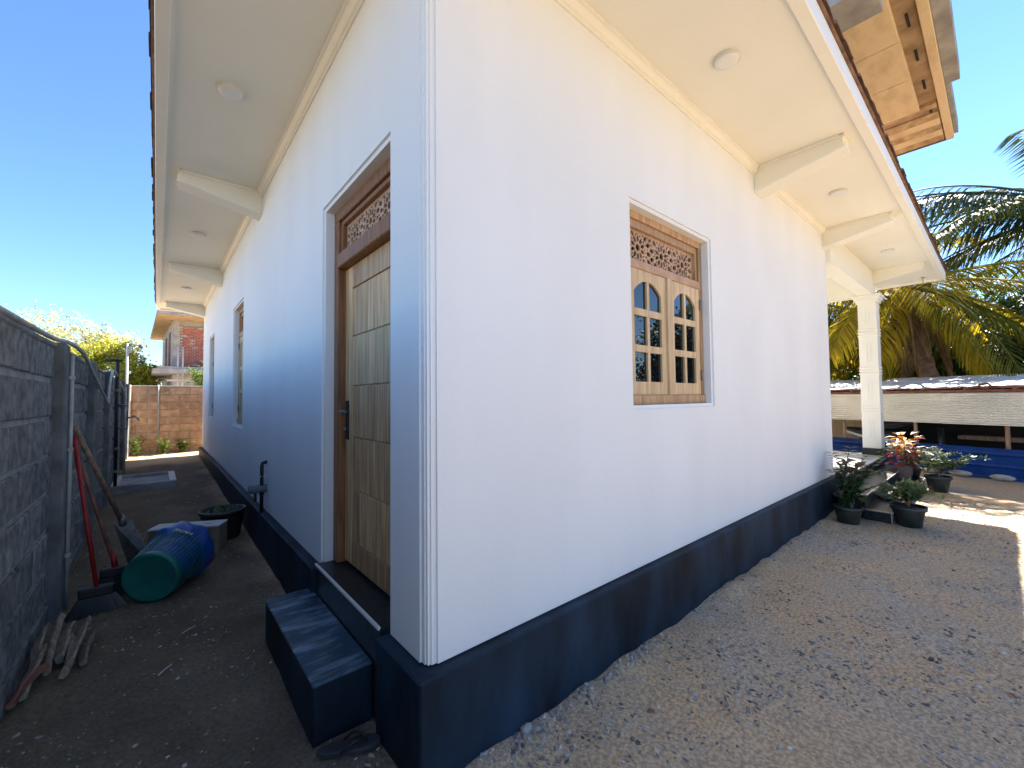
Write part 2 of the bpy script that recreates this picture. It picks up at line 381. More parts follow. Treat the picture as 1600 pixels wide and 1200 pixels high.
c4 = [(rx0,ry0,4.02),(rx1,ry0,4.02),(rx1,ry1,4.02),(rx0,ry1,4.02)]
mb = MB(); mb.add(c4+[ra,rb], [(0,1,4),(1,2,5,4),(2,3,5),(3,0,4,5),(3,2,1,0)])
roof = mb.build('roof', 'rooftile', house)
# eave row of clay tiles
tm = []
for k in range(3):
    mb = MB(); n = 8; top = []; bot = []
    for j in range(n+1):
        u = -.125+.25*j/n; h = .006*math.sin(j/n*2*math.pi)+.003*k
        top.append((u,h+.012)); bot.append((u,h))
    mb.prism(top+bot[::-1], lambda p,t:(p[0],t,p[1]+t*sl), 0, .34); tm.append(mb.mesh('tile', 'rooftile', fix=True))
n = int((EX+OH)/.236)
for i in range(n+1):
    piece('tile', rnd.choice(tm), roof, (rx0+.06+i*.236, ry0-.012+rnd.uniform(-.008,.008), 4.045+rnd.uniform(-.005,.005)))
n = int((EY+OH)/.236)
for i in range(n+1):
    piece('tile', rnd.choice(tm), roof, (rx0-.012+rnd.uniform(-.008,.008), ry0+.06+i*.236, 4.045+rnd.uniform(-.005,.005)), (0,0,-math.pi/2))

# crown moulding under the soffit
cp = [(0,ZS-.078),(.012,ZS-.078),(.012,ZS-.062),(.026,ZS-.055),(.036,ZS-.035),(.046,ZS-.022),(.062,ZS-.018),(.062,ZS-.001),(0,ZS-.001)]
mb = MB()
for (o0,zz0),(o1,zz1) in zip(cp,cp[1:]):
    mb.quad((-o0,YE,zz0),(-o0,-o0,zz0),(-o1,-o1,zz1),(-o1,YE,zz1))
    mb.quad((-o0,-o0,zz0),(XE,-o0,zz0),(XE,-o1,zz1),(-o1,-o1,zz1))
mb.build('crown_moulding', 'trim', house)
# tapered cantilever brackets with trim
def bracket(fn, w, tip=.73, zw=3.635, zt=3.775):
    mb = MB(); mb.prism([(.0,ZS-.001),(tip,ZS-.001),(tip,zt),(0,zw)], fn, 0, w); br = mb.build('bracket', 'trim', house, bevel=.004)
    mb = MB()
    for s0,s1 in ((-.012,.0),(w,w+.012)):
        mb.prism([(.063,ZS-.002),(tip-.03,ZS-.002),(tip-.03,ZS-.028),(.063,ZS-.028)], fn, s0*1.6 if s0<0 else s0, s1 if s0<0 else w+.02)
        mb.prism([(0,zw+.002),(tip,zt+.002),(tip,zt+.030),(0,zw+.030)], fn, s0, s1)
    mb.prism([(tip,zt+.002),(tip+.014,zt+.002),(tip+.014,zt+.030),(tip,zt+.030)], fn, -.012, w+.012)
    mb.prism([(tip,ZS-.03),(tip+.014,ZS-.03),(tip+.014,ZS-.002),(tip,ZS-.002)], fn, -.012, w+.012)
    mb.build('bracket_trim', 'trim', br)
for y in (3.70,7.36,10.95): bracket(lambda p,t,y=y:(-p[0],y+t,p[1]), .20)
for x in (3.76,6.24,9.36): bracket(lambda p,t,x=x:(x+t,-p[0],p[1]), .20)
# veranda: column, beams, floor, steps
CX0,CX1,CY0,CY1 = 9.32,9.60,-.105,.170
mb = MB(); mb.box(CX0,CX1,CY0,CY1,.57,3.42); colm = mb.build('column', 'trim', house, bevel=.006)
mb = MB(); mb.box(CX0-.015,CX1+.015,CY0-.015,CY1+.015,.40,.57); mb.build('column_base', 'blackgran', colm)
for zc in (1.30,2.02,2.74):
    for dz in (-.055,0,.055):
        mb = MB(); mb.box(CX0-.010,CX1+.010,CY0-.010,CY1+.010,zc+dz-.014,zc+dz+.014); mb.build('column_ring', 'trim', colm, bevel=.004)
for k,(h,e) in enumerate(((3.30,.025),(3.35,.05),(3.40,.075))):
    mb = MB(); mb.box(CX0-e,CX1+e,CY0-e,CY1+e,h,h+.0495); mb.build('capital_step', 'trim', colm, bevel=.003)
for za,zb in ((.75,1.10),(1.48,1.82),(2.20,2.54),(2.90,3.16)):
    mb = MB(); yc = (CY0+CY1)/2
    mb.box(CX0-.009,CX0+.01,yc-.034,yc-.022,za,zb).box(CX0-.009,CX0+.01,yc+.022,yc+.034,za,zb)
    mb.box(CX0-.009,CX0+.01,yc-.022,yc+.022,za,za+.012).box(CX0-.009,CX0+.01,yc-.022,yc+.022,zb-.012,zb)
    mb.build('column_panel_bead', 'trim', colm, fix=False)
mb = MB(); mb.box(XE+.001,CX1-.003,-.06,.165,3.452,ZS-.002); mb.build('beam', 'trim', house, bevel=.004)
mb = MB(); mb.box(CX0+.003,CX1-.003,.172,10.9,3.452,ZS-.003); mb.build('beam', 'trim', house, bevel=.004)
mb = MB(); mb.box(XE+PO+.002,9.85,-.13,6.0,-.3,.425); vf = mb.build('veranda_floor', 'blackgran', house)
tl = chamfer_box('floor_tile', .596,.596,.02,'tilew',.003)
for i in range(6):
    for j in range(8):
        x = XE+.30+PO+.6*i; y = .17+.6*j-.001
        if x+.3 < 9.86: piece('floor_tile', tl, vf, (x, y, .437))
for k,(y0,y1,zt) in enumerate(((-.402,-.132,.30),(-.66,-.405,.15))):
    mb = MB(); mb.box(5.98-.08*k,9.2,y0,y1,-.2,zt-.02); s_ = mb.build('veranda_step', 'blackgran', house)
    mb = MB(); mb.box(5.97-.08*k,9.21,y0-.012,y1,zt-.019,zt); mb.build('tread', 'blackgran', s_, bevel=.003)
    mb = MB(); mb.box(5.958-.08*k,5.968-.08*k,y0-.012,y1,zt-.016,zt+.003).box(5.97-.08*k,9.21,y0-.024,y0-.013,zt-.016,zt+.003).box(5.966-.08*k,5.978-.08*k,y0-.012,y0,0,zt-.018); mb.build('nosing', 'chrome', s_, fix=False)

# ------------------------------------------------------------------ joinery
def lattice_holes(u0, u1, z0, z1, seed):
    r = random.Random(seed); W = u1-u0; H = z1-z0; holes = []; circ = []
    def ell(cu, cz, a, b, ang, n=9):
        circ.append((cu,cz,max(a,b)))
        holes.append([(cu+a*math.cos(t)*math.cos(ang)-b*math.sin(t)*math.sin(ang), cz+a*math.cos(t)*math.sin(ang)+b*math.sin(t)*math.cos(ang)) for t in [2*math.pi*i/n for i in range(n)]])
    pitch = H*1.55; nr = max(1, int(round(W/pitch))); pitch = W/nr; s = H/.2
    cen = [(u0+pitch*(i+.5), (z0+z1)/2) for i in range(nr)]
    for cu,cz in cen:
        n = 10; c = []
        for i in range(2*n):
            a = 2*math.pi*i/(2*n); q = (.026 if i%2 else .020)*s; c.append((cu+q*math.cos(a), cz+q*math.sin(a)))
        holes.append(c); circ.append((cu,cz,.026*s))
        for i in range(10):
            a = 2*math.pi*(i+.5)/10; q = .056*s
            ell(cu+q*math.cos(a), cz+q*math.sin(a), .0215*s, .0135*s, a)
        for i in range(10):
            a = 2*math.pi*i/10; q = .079*s
            if abs(q*math.sin(a)) < H/2-.012*s and abs(q*math.cos(a)) < pitch/2-.008*s: ell(cu+q*math.cos(a), cz+q*math.sin(a), .0085*s, .0085*s, a, 5)
    for size in (.024,.021,.018,.014,.010,.007):
        for _ in range(900):
            q = size*s; cu = r.uniform(u0+q+.004,u1-q-.004); cz = r.uniform(z0+q+.004,z1-q-.004)
            if all((cu-x)**2+(cz-y)**2 > ((q+z)*.92+.002*s)**2 for x,y,z in circ):
                c = min(cen, key=lambda p:(p[0]-cu)**2+(p[1]-cz)**2)
                ell(cu, cz, q, q*.66, math.atan2(cz-c[1],cu-c[0]), 8)
    return holes
def screen(parent, u0, u1, z0, z1, d, Mp, seed):
    mb = MB(); e = .004
    plate(mb, [(u0,z0),(u1,z0),(u1,z1),(u0,z1)], lattice_holes(u0+e,u1-e,z0+e,z1-e,seed), d, d+.014, Mp)
    return mb.build('carved_screen', 'carve', parent, fix=False)
def window(U0, U1, Z0, Z1, Mp, seed, label):
    root_o = Mp((U0+U1)/2, Z0, .07)
    zt = Z1-.405; zs = Z0+.07; d0 = .07
    mb = MB(); mb.mbox(Mp,U0+.002,U1-.002,Z0+.001,zs,d0-.012,d0+.09)
    win = mb.build('window', 'teakl', house, bevel=.003, origin=root_o); tag(win, label)
    j = .052
    for nm,a in (('jamb',(U0+.002,U0+j,zs,Z1-.05)),('jamb',(U1-j,U1-.002,zs,Z1-.05)),('head',(U0+.002,U1-.002,Z1-.05,Z1-.001))):
        mb = MB(); mb.mbox(Mp,*a,d0,d0+.09); mb.build(nm, 'teakl', win, bevel=.003)
    mb = MB(); mb.mbox(Mp,U0+j,U1-j,Z1-.105,Z1-.05,d0+.018,d0+.09).mbox(Mp,U0+j,U0+j+.03,zt+.06,Z1-.105,d0+.018,d0+.09).mbox(Mp,U1-j-.03,U1-j,zt+.06,Z1-.105,d0+.018,d0+.09)
    mb.build('inner_bead', 'teakl', win, bevel=.003, fix=False)
    mb = MB(); mb.mbox(Mp,U0+j,U1-j,zt,zt+.06,d0-.004,d0+.09); mb.build('transom_rail', 'carve', win, bevel=.003)
    screen(win, U0+j+.03, U1-j-.03, zt+.06, Z1-.105, d0+.045, Mp, seed)
    mid = (U0+U1)/2
    mb = MB(); mb.mbox(Mp,mid-.02,mid+.045,zs,zt,d0-.012,d0+.012); mb.build('meeting_stile', 'sash', win, bevel=.003)
    for k,(a,b) in enumerate(((U0+j+.001,mid-.003),(mid+.003,U1-j-.001))):
        W = b-a; H = zt-zs; st_ = .075; cb = .032; pa = a+st_+(.025 if k else 0); pb = b-st_-(0 if k else .01)
        pm = (pa+pb)/2; rows = [zs+.095, zs+.095+H*.235, zs+.095+H*.235+.05, zs+.095+H*.47+.05, zs+.095+H*.47+.10, zt-.075]
        holes = []
        for c,(p,q) in enumerate(((pa,pm-cb/2),(pm+cb/2,pb))):
            holes.append([(p,rows[0]),(q,rows[0]),(q,rows[1]),(p,rows[1])]); holes.append([(p,rows[2]),(q,rows[2]),(q,rows[3]),(p,rows[3])])
            top = []; hw = (pb-pa)/2
            for i in range(9):
                u = q+(p-q)*i/8; e = abs(u-pm)/hw
                top.append((u, rows[5]-.085*(e**2.2)))
            holes.append([(p,rows[4]),(q,rows[4])]+top)
        mb = MB(); plate(mb, [(a,zs+.001),(b,zs+.001),(b,zt-.001),(a,zt-.001)], holes, d0+.006, d0+.042, Mp)
        sash = mb.build('sash', 'sash', win, fix=False)
        for h in holes:
            us = [p[0] for p in h]; zz = [p[1] for p in h]
            mb = MB(); mb.mbox(Mp,min(us)-.006,max(us)+.006,min(zz)-.006,max(zz)+.006,d0+.022,d0+.026); mb.build('pane', 'glass', win)
    for hz_ in (zs+.12, zt-.18):
        mb = MB(); a = Mp(U1-j, hz_, d0-.006); b = Mp(U1-j, hz_+.085, d0-.006); mb.tube([a,b],.007,8); mb.build('hinge', 'steel', win, smooth=True)
    return win
window(*WR[:4], MR, 3, 'teak casement window with arched panes and carved screen facing the yard')
window(*W1[:4], ML, 5, 'first narrow-looking teak window past the door in the side passage')
window(*W2[:4], ML, 8, 'farther teak window near the back end of the side passage wall')

# door
U0,U1,Z0,Z1 = DOOR; d0 = .07
mb = MB()
for a in ((U0+.002,U0+.085,.472,Z1-.075),(U1-.085,U1-.002,.472,Z1-.075),(U0+.002,U1-.002,Z1-.075,Z1-.001)): mb.mbox(ML,*a,d0,d0+.11)
df = mb.build('door_frame', 'teak', house, bevel=.005, fix=False)
mb = MB(); mb.mbox(ML,U0+.085,U1-.085,2.465,2.56,d0-.010,d0+.11); mb.build('transom_rail', 'teak', df, bevel=.006)
mb = MB(); mb.mbox(ML,U0+.085,U0+.115,2.56,2.795,d0+.02,d0+.11).mbox(ML,U1-.115,U1-.085,2.56,2.795,d0+.02,d0+.11).mbox(ML,U0+.115,U1-.115,2.765,2.795,d0+.02,d0+.11); mb.build('inner_bead', 'teak', df, bevel=.004, fix=False)
screen(df, U0+.115, U1-.115, 2.56, 2.765, d0+.05, ML, 11)
dl0,dl1 = U0+.087,U1-.087; dd = .125
mb = MB(); mb.mbox(ML,dl0,dl1,.490,2.462,dd+.008,dd+.045); door = mb.build('door', 'oak', house)
for a,b,c,e in ((dl0,dl0+.125,.490,2.462),(dl1-.125,dl1,.490,2.462),(dl0+.126,dl1-.126,2.314,2.462),(dl0+.126,dl1-.126,.490,.640)):
    mb = MB(); mb.mbox(ML,a,b,c,e,dd-.003,dd+.0075); mb.build('rail', 'oak', door, bevel=.002)
rows = [.643,.980,1.318,1.657,1.988,2.311]
pw = (dl1-dl0-.256)/5
for r0,r1 in zip(rows,rows[1:]):
    for k in range(5):
        u = dl0+.128+k*pw; mb = MB(); mb.mbox(ML,u+.0006,u+pw-.0006,r0+.005,r1-.005,dd,dd+.0075)
        mb.build('plank', 'oak', door, bevel=.0015, origin=ML(u+pw/2,(r0+r1)/2,dd))
mb = MB(); mb.mbox(ML,dl1-.075,dl1-.03,1.30,1.56,dd-.013,dd-.0035); ha = mb.build('handle_plate', 'black', door, bevel=.002)
mb = MB(); yh = dl1-.052; mb.tube([(dd-.013,yh,1.49),(dd-.05,yh,1.49),(dd-.058,yh-.02,1.49),(dd-.058,yh-.12,1.488)],[.011,.011,.011,.009],8); mb.build('lever', 'greypvc', ha, smooth=True)
mb = MB(); mb.tube([(dd-.013,yh,1.37),(dd-.03,yh,1.37)],.012,10); mb.build('lock_cylinder', 'steel', ha, smooth=True)

# ------------------------------------------------------------------ ceiling lights under the eaves
for (x,y,lb) in ((-.475,2.10,'round white surface light under the left eave, nearest of three'),(-.457,5.60,'round white surface light under the left eave, between the two brackets'),
               (-.44,9.2,'round white surface light under the left eave, farthest one'),(2.10,-.42,'round white surface light under the right eave, nearest and largest'),
               (5.05,-.433,'round white surface light under the right eave, middle of three'),(8.10,-.447,'round white surface light under the right eave near the column')):
    t = thing('ceiling_light', (x,y,ZS), lb, 'light', 'round lights under the eaves')
    mb = MB(); mb.lathe([(.080,0),(.082,-.003),(.082,-.024),(.078,-.028)],28,Matrix.Translation((x,y,ZS))); mb.build('rim', 'lampg', t, smooth=True, fix=False)
    mb = MB(); mb.lathe([(.079,-.024),(.076,-.030),(.05,-.033),(.001,-.034)],28,Matrix.Translation((x,y,ZS))); mb.build('diffuser', 'lampw', t, smooth=True, fix=False)
for (x,y,lb) in ((10.75,-.62,'small dark hook hanging under the far right eave corner'),(-.42,11.7,'small dark hook hanging under the far end of the left eave')):
    t = thing('hook', (x,y,ZS), lb, 'hook')
    mb = MB(); mb.tube([(x,y,ZS),(x,y,ZS-.10),(x+.02,y,ZS-.13),(x+.04,y,ZS-.11)],.006,6); mb.build('wire', 'steel', t, smooth=True)
    mb = MB(); mb.box(x-.03,x+.03,y-.03,y+.03,ZS-.012,ZS-.001); mb.build('plate', 'steel', t)

# ------------------------------------------------------------------ water tap on the side wall
t = thing('water_tap', (-.03,3.30,ZP), 'black water pipe with grey valve on the side wall above the plinth', 'water tap')
mb = MB(); mb.tube([(-.045,3.30,.40),(-.045,3.30,.90),(-.040,3.30,.935),(.002,3.30,.945)],.018,10); mb.build('pipe', 'black', t, smooth=True)
mb = MB(); mb.tube([(-.16,3.30,.680),(.0,3.30,.680)],.040,14); mb.build('socket', 'greypvc', t, smooth=False)
mb = MB(); mb.tube([(-.10,3.30,.65),(-.10,3.30,.56)],.014,8).tube([(-.045,3.30,.72),(-.045,3.30,.62)],.026,10); mb.build('spout', 'black', t, smooth=True)
mb = MB(); mb.box(-.068,.0,3.285,3.315,.795,.812); mb.build('clip', 'pvc', t)

# ------------------------------------------------------------------ grey block wall of the side passage
WX = -1.42
bw = thing('block_wall', (WX-.1,5.5,0), 'dark grey cement block wall with pillars along the left of the passage', 'wall')
mb = MB(); mb.box(WX-.16,WX-.012,-2.2,12.45,-.3,1.95); mb.build('mortar_bed', 'mortar', bw)
bms = [chamfer_box('block', .02,.372,.222,'block',.006,.0022,k) for k in range(5)]
for r in range(8):
    z = -.045+.254*r+.11
    if r == 7: z = 1.845
    off = (.2 if r%2 else 0)-2.2
    k = 0
    while True:
        y = off+.2+.405*k; k += 1
        if y > 12.3: break
        if y < -.45: continue
        piece('block', rnd.choice(bms), bw, (WX-.006+rnd.uniform(-.004,.003), y, z), (rnd.uniform(-.01,.01),0,rnd.uniform(-.008,.008)), (1,1,.93 if r==7 else 1))
PY = (2.72,4.60,6.42,8.20,9.90,11.55)
for y in PY:
    mb = MB(); mb.box(WX-.17,WX+.06,y,y+.20,-.3,1.99); mb.build('pillar', 'pillar', bw, bevel=.008)
mb = MB()
cop = [Vector((WX-.07+.01*noise.noise(Vector((0,y*2,0))), y, 1.965+.018*noise.noise(Vector((3,y*1.5,0))))) for y in [-2.2+.18*i for i in range(82)]]
n0 = 8
mb.tube(cop,.085,10); mb.v = [(p[0],p[1],p[2]*.35+1.965*.65+.006) for p in mb.v]
mb.build('coping', 'mortar', bw, smooth=True)
# hose along the wall
t = thing('hose', (WX+.05,3.0,1.95), 'pale plastic hose drooping in a V from the top of the grey wall', 'hose')
P = [(WX+.012,-2.0,1.985),(WX+.012,0.2,1.98),(WX+.014,1.6,1.99),(WX+.02,2.55,2.00),(WX+.05,2.85,2.01),(WX+.07,3.2,2.0),(WX+.08,3.55,1.96),(WX+.08,4.2,1.84),(WX+.08,5.0,1.70),(WX+.08,5.65,1.585),(WX+.08,5.80,1.555),
     (WX+.08,5.86,1.60),(WX+.08,5.95,1.74),(WX+.08,6.15,1.88),(WX+.08,6.45,1.99),(WX+.07,6.75,2.02),(WX+.08,7.1,2.0),(WX+.08,7.8,1.9),(WX+.08,9.0,1.80),(WX+.08,9.7,1.65),(WX+.08,10.2,1.4)]
def cr(P, m=5):
    P = [Vector(p) for p in P]; o = []
    for i in range(len(P)-1):
        a,b,c,d = P[max(i-1,0)],P[i],P[i+1],P[min(i+2,len(P)-1)]
        for k in range(m):
            u = k/m; o.append(.5*((2*b)+(c-a)*u+(2*a-5*b+4*c-d)*u*u+(3*b-a-3*c+d)*u**3))
    return o+[P[-1]]
mb = MB(); mb.tube(cr(P), .015, 8); mb.build('tube', 'pvc', t, smooth=True)
t = thing('conduit', (WX+.07,2.93,0), 'thin pale pipe fixed upright on the edge of the nearest wall pillar', 'pipe')
mb = MB(); mb.tube([(WX+.073,2.90,.06),(WX+.073,2.90,1.93)],.012,8); mb.build('pipe', 'pvc', t, smooth=True)
for z in (.45,1.22,1.75):
    mb = MB(); mb.box(WX+.0605,WX+.089,2.882,2.918,z-.012,z+.012); mb.build('clip', 'pvc', t)
t = thing('standpipe', (WX+.085,7.35,.15), 'tall dark standpipe with a T top rising above the grey wall', 'pipe')
x = WX+.085; y = 7.32
mb = MB(); mb.tube([(x,y,.12),(x,y,2.22)],.022,8).tube([(x-.14,y,2.215),(x+.05,y,2.215)],.024,8); mb.build('pipe', 'black', t, smooth=True)
for z in (1.52,1.16):
    mb = MB(); mb.tube([(x,y,z),(x+.12,y,z)],.018,8).tube([(x+.075,y-.05,z+.035),(x+.075,y+.05,z+.02)],.012,6).tube([(x+.075,y,z),(x+.075,y,z+.035)],.011,6); mb.build('valve', 'steel', t, smooth=True)
for z in (.5,.85,1.75):
    mb = MB(); mb.lathe([(.0265,z-.02),(.0265,z+.02)],10,Matrix.Translation((x,y,0))); mb.build('joint', 'steel', t, fix=False)
# side-to-side scaffold pipe further on
t = thing('water_pipe', (WX+.15,9.2,.15), 'thin pale upright water pipe behind the dark standpipe', 'pipe')
mb = MB(); mb.tube([(WX+.10,9.25,.15),(WX+.10,9.25,1.85)],.017,8).tube([(WX+.10,9.25,1.25),(WX+.24,9.2,1.30),(WX+.30,9.15,1.22)],.015,8); mb.build('pipe', 'pvc', t, smooth=True)

# ------------------------------------------------------------------ brown block wall closing the passage
FY = 12.60
bw2 = thing('back_wall', (-.5,FY,.2), 'sunlit-looking brown cement block wall closing the far end of the passage', 'wall')
mb = MB(); mb.box(-1.75,3.2,FY+.012,FY+.15,-.2,1.955); mb.build('mortar_bed', 'bmortar', bw2)
bm2 = [chamfer_box('block', .395,.02,.185,'bblock',.006,.0022,20+k) for k in range(5)]
for r in range(10):
    for k in range(9):
        x = -1.45+.42*k+(.21 if r%2 else 0)
        if x < 2.0: piece('block', rnd.choice(bm2), bw2, (x, FY+.004+rnd.uniform(-.003,.003), .10+.195*r), (0,rnd.uniform(-.008,.008),0), (1,1,.93) if r==9 else None)
mb = MB(); mb.box(-1.62,-1.36,FY-.09,FY+.16,-.2,2.0); mb.build('pillar', 'bmortar', bw2, bevel=.01)
mb = MB(); mb.box(-1.35,3.2,FY-.02,FY+.165,1.957,1.985); mb.build('coping', 'concrete', bw2, bevel=.006)
mb = MB(); mb.tube([(-.83,FY-.02,.25),(-.83,FY-.03,1.2),(-.84,FY-.03,2.0)],.016,6); mb.build('pipe', 'concrete', bw2, smooth=True)
# camera pole
t = thing('light_pole', (-1.44,FY-.13,.2), 'slender white pole with small lamp arm above the back wall corner', 'pole')
mb = MB(); mb.tube([(-1.44,FY-.13,.2),(-1.445,FY-.13,3.02)],.026,8); mb.build('post', 'pvc', t, smooth=True)
mb = MB(); mb.tube([(-1.445,FY-.13,3.0),(-1.21,FY-.13,3.0)],.014,6); mb.build('arm', 'greypvc', t, smooth=True)
mb = MB(); mb.lathe([(.001,.055),(.03,.05),(.05,.02),(.055,-.02),(.04,-.05),(.001,-.06)],12,Matrix.Translation((-1.19,FY-.13,2.97))); mb.build('lamp_head', 'greypvc', t, smooth=True, fix=False)
mb = MB(); mb.box(-1.43,-1.37,FY-.17,FY-.10,2.80,2.95); mb.build('junction_box', 'pvc', t)

# ------------------------------------------------------------------ things in the passage
def G(x,y,dz=0): return Vector((x,y,gh(x,y)+dz))
# broom with red handle, second broom, hoe: all lean on the first pillar
def tool(name, label, cat, top, bot, r, m):
    t = thing(name, bot, label, cat); mb = MB(); mb.tube([bot,top],r,10); mb.build('handle', m, t, smooth=True); return t
def bristles(t, c, d, w, L, n, m, seed):
    r = random.Random(seed); mb = MB(); c = Vector(c); d = Vector(d).normalized(); s_ = d.cross(Vector((0,0,1)))
    s_ = s_.normalized() if s_.length > .1 else Vector((1,0,0)); q = d.cross(s_)
    for _ in range(n):
        u = r.uniform(-1,1); v = r.uniform(-1,1); a = c+s_*u*w*.5+q*v*.02
        e = a+d*L*r.uniform(.85,1.05)+s_*u*w*.35+q*v*.03
        mb.tube([a,e],[.0022,.0016],3,False)
    return mb.build('bristles', m, t, fix=False)
b = G(-1.175,2.72,.17); t = tool('broom', 'broom with bright red handle leaning on the first wall pillar', 'broom', (-1.340,2.99,1.32), b, .014, 'red')
mb = MB(); mb.box(b.x-.095,b.x+.095,b.y-.03,b.y+.03,b.z-.05,b.z+.02); mb.build('head', 'black', t, bevel=.01); bristles(t, b+Vector((0,0,-.05)), (.02,-.1,-1), .19, .125, 600, 'black', 1)
b = G(-1.09,2.98,.20); t = tool('broom', 'dark-handled broom standing just behind the red one', 'broom', (-1.34,3.06,1.24), b, .013, 'redwood')
mb = MB(); mb.tube([b+Vector((0,0,.0)),b+Vector((-.022,.01,.13))],.019,10); mb.build('sleeve', 'red', t, smooth=True)
mb = MB(); mb.box(b.x-.09,b.x+.09,b.y-.03,b.y+.03,b.z-.05,b.z+.02); mb.build('head', 'black', t, bevel=.01); bristles(t, b+Vector((0,0,-.05)), (.02,-.1,-1), .18, .15, 500, 'black', 2)
b = G(-1.08,3.52,.42); t = tool('hoe', 'garden hoe with brown wooden handle and steel blade against the pillar', 'hoe', (-1.335,2.97,1.38), b, .018, 'oldwood')
mb = MB(); mb.tube([b+Vector((-.01,-.025,.06)),b+Vector((.005,.014,-.02))],[.026,.03],10); mb.build('socket', 'steel', t, smooth=True)
mb = MB(); q = G(-.95,3.55); mb.add([b+Vector((-.06,.02,0)),b+Vector((.06,.0,0)),q+Vector((.09,-.10,.01)),q+Vector((-.09,.10,.01)),b+Vector((-.06,.026,.01)),b+Vector((.06,.006,.01)),q+Vector((.096,-.094,.015)),q+Vector((-.084,.106,.015))],
   [(0,1,2,3),(7,6,5,4),(0,4,5,1),(1,5,6,2),(2,6,7,3),(3,7,4,0)]); mb.build('blade', 'steel', t)

# overturned green bin with blue liner
ac = G(-.885,2.62); r0,r1,Lb = .185,.225,.50
axd = Vector((.42,.90,-.0)).normalized(); tilt = -math.asin((r1-r0)/Lb)*0+.05
zax = Vector((axd.x,axd.y,.085)).normalized(); xax = zax.orthogonal().normalized(); yax = zax.cross(xax)
T = Matrix((( xax.x,yax.x,zax.x,ac.x),(xax.y,yax.y,zax.y,ac.y),(xax.z,yax.z,zax.z,ac.z+r0+.005),(0,0,0,1)))
t = thing('waste_bin', ac, 'overturned green slatted plastic bin lined with a blue bag lying on the passage floor', 'bin')
mb = MB(); mb.lathe([(.001,.008),(r0-.03,.007),(r0-.020,.0),(r0-.004,.0),(r0+.002,.012),(r0+.004,.05),(r0-.006,.052)],40,T); mb.build('base', 'basket', t, smooth=True, fix=False)
n = 46
for k in range(n):
    a = 2*math.pi*k/n; ca,sa = math.cos(a),math.sin(a); mb = MB()
    p = [T@Vector(((r0+(r1-r0)*u)*ca,(r0+(r1-r0)*u)*sa,.05+u*(Lb-.08))) for u in (0,.5,1)]
    mb.tube(p,.0042,4,False); mb.build('slat', 'basket', t, fix=False)
mb = MB()
for u in (.36,.70): mb.tube([T@Vector(((r0+(r1-r0)*u+.001)*math.cos(a),(r0+(r1-r0)*u+.001)*math.sin(a),.05+u*(Lb-.08))) for a in [2*math.pi*i/40 for i in range(41)]],.004,5,False)
mb.build('hoop', 'basket', t, fix=False)
mb = MB(); n = 56; ringz = [(.05,-.010),(.20,-.012),(.34,-.012),(.37,.004),(.40,.014),(.44,.022),(.48,.020),(.51,.014),(.53,-.02),(.52,-.08),(.45,-.10)]
for i,(z,e) in enumerate(ringz):
    for j in range(n):
        a = 2*math.pi*j/n; wv = .012*noise.noise(Vector((math.cos(a)*2.2,math.sin(a)*2.2,z*9)))+.007*math.sin(a*9+z*30)*(1 if z>.36 else .1)
        rr = r0+(r1-r0)*min(1,z/Lb)+e+wv*(1.3 if z>.36 else .2)
        q = T@Vector((rr*math.cos(a),rr*math.sin(a),z+(.03*noise.noise(Vector((math.cos(a)*1.5,math.sin(a)*1.5,4))) if z>.38 else 0)))
        q.z = max(q.z, gh(q.x,q.y)+.006); mb.v.append(tuple(q))
for i in range(len(ringz)-1):
    for j in range(n): a = i*n+j; b = i*n+(j+1)%n; mb.f.append((a,b,b+n,a+n))
bag = mb.build('bag', 'bag', t, smooth=True, fix=False)
def strokes(parent, segs, o, e1, e2, nrm, h, m):
    mb = MB()
    for s0,s1 in segs:
        A = o+e1*s0[0]*h+e2*s0[1]*h; B = o+e1*s1[0]*h+e2*s1[1]*h; d = (B-A).normalized(); q = d.cross(nrm).normalized()*h*.09
        mb.add([A-q,A+q,B+q,B-q],[(0,1,2,3)])
    mb.build('print', m, parent, fix=False)
ang = None; best = None
for k in range(72):
    a = 2*math.pi*k/72; v = T.to_3x3()@Vector((math.cos(a),math.sin(a),0)); s_ = v.z*.75+(v.dot(Vector((.35,-.94,0))))*.5
    if best is None or s_ > best: best = s_; ang = a
nv = (T.to_3x3()@Vector((math.cos(ang),math.sin(ang),0))).normalized(); e1 = (-zax.cross(nv)).normalized(); e2 = zax
o_ = T@Vector(((r1+.006)*math.cos(ang),(r1+.006)*math.sin(ang),.315))-e1*.05
LET = {'V':[((0,1),(.3,0)),((.3,0),(.6,1))],'A':[((0,0),(.3,1)),((.3,1),(.6,0)),((.12,.4),(.48,.4))],'K':[((0,0),(0,1)),((0,.5),(.55,1)),((0,.5),(.55,0))],'M':[((0,0),(0,1)),((0,1),(.35,.4)),((.35,.4),(.7,1)),((.7,1),(.7,0))]}
segs = []; xo = 0
for ch in 'MAVK':
    segs += [((p[0]+xo,p[1]),(q[0]+xo,q[1])) for p,q in LET[ch]]; xo += .82
strokes(bag, segs, o_, e1, e2, nv, .045, 'print')

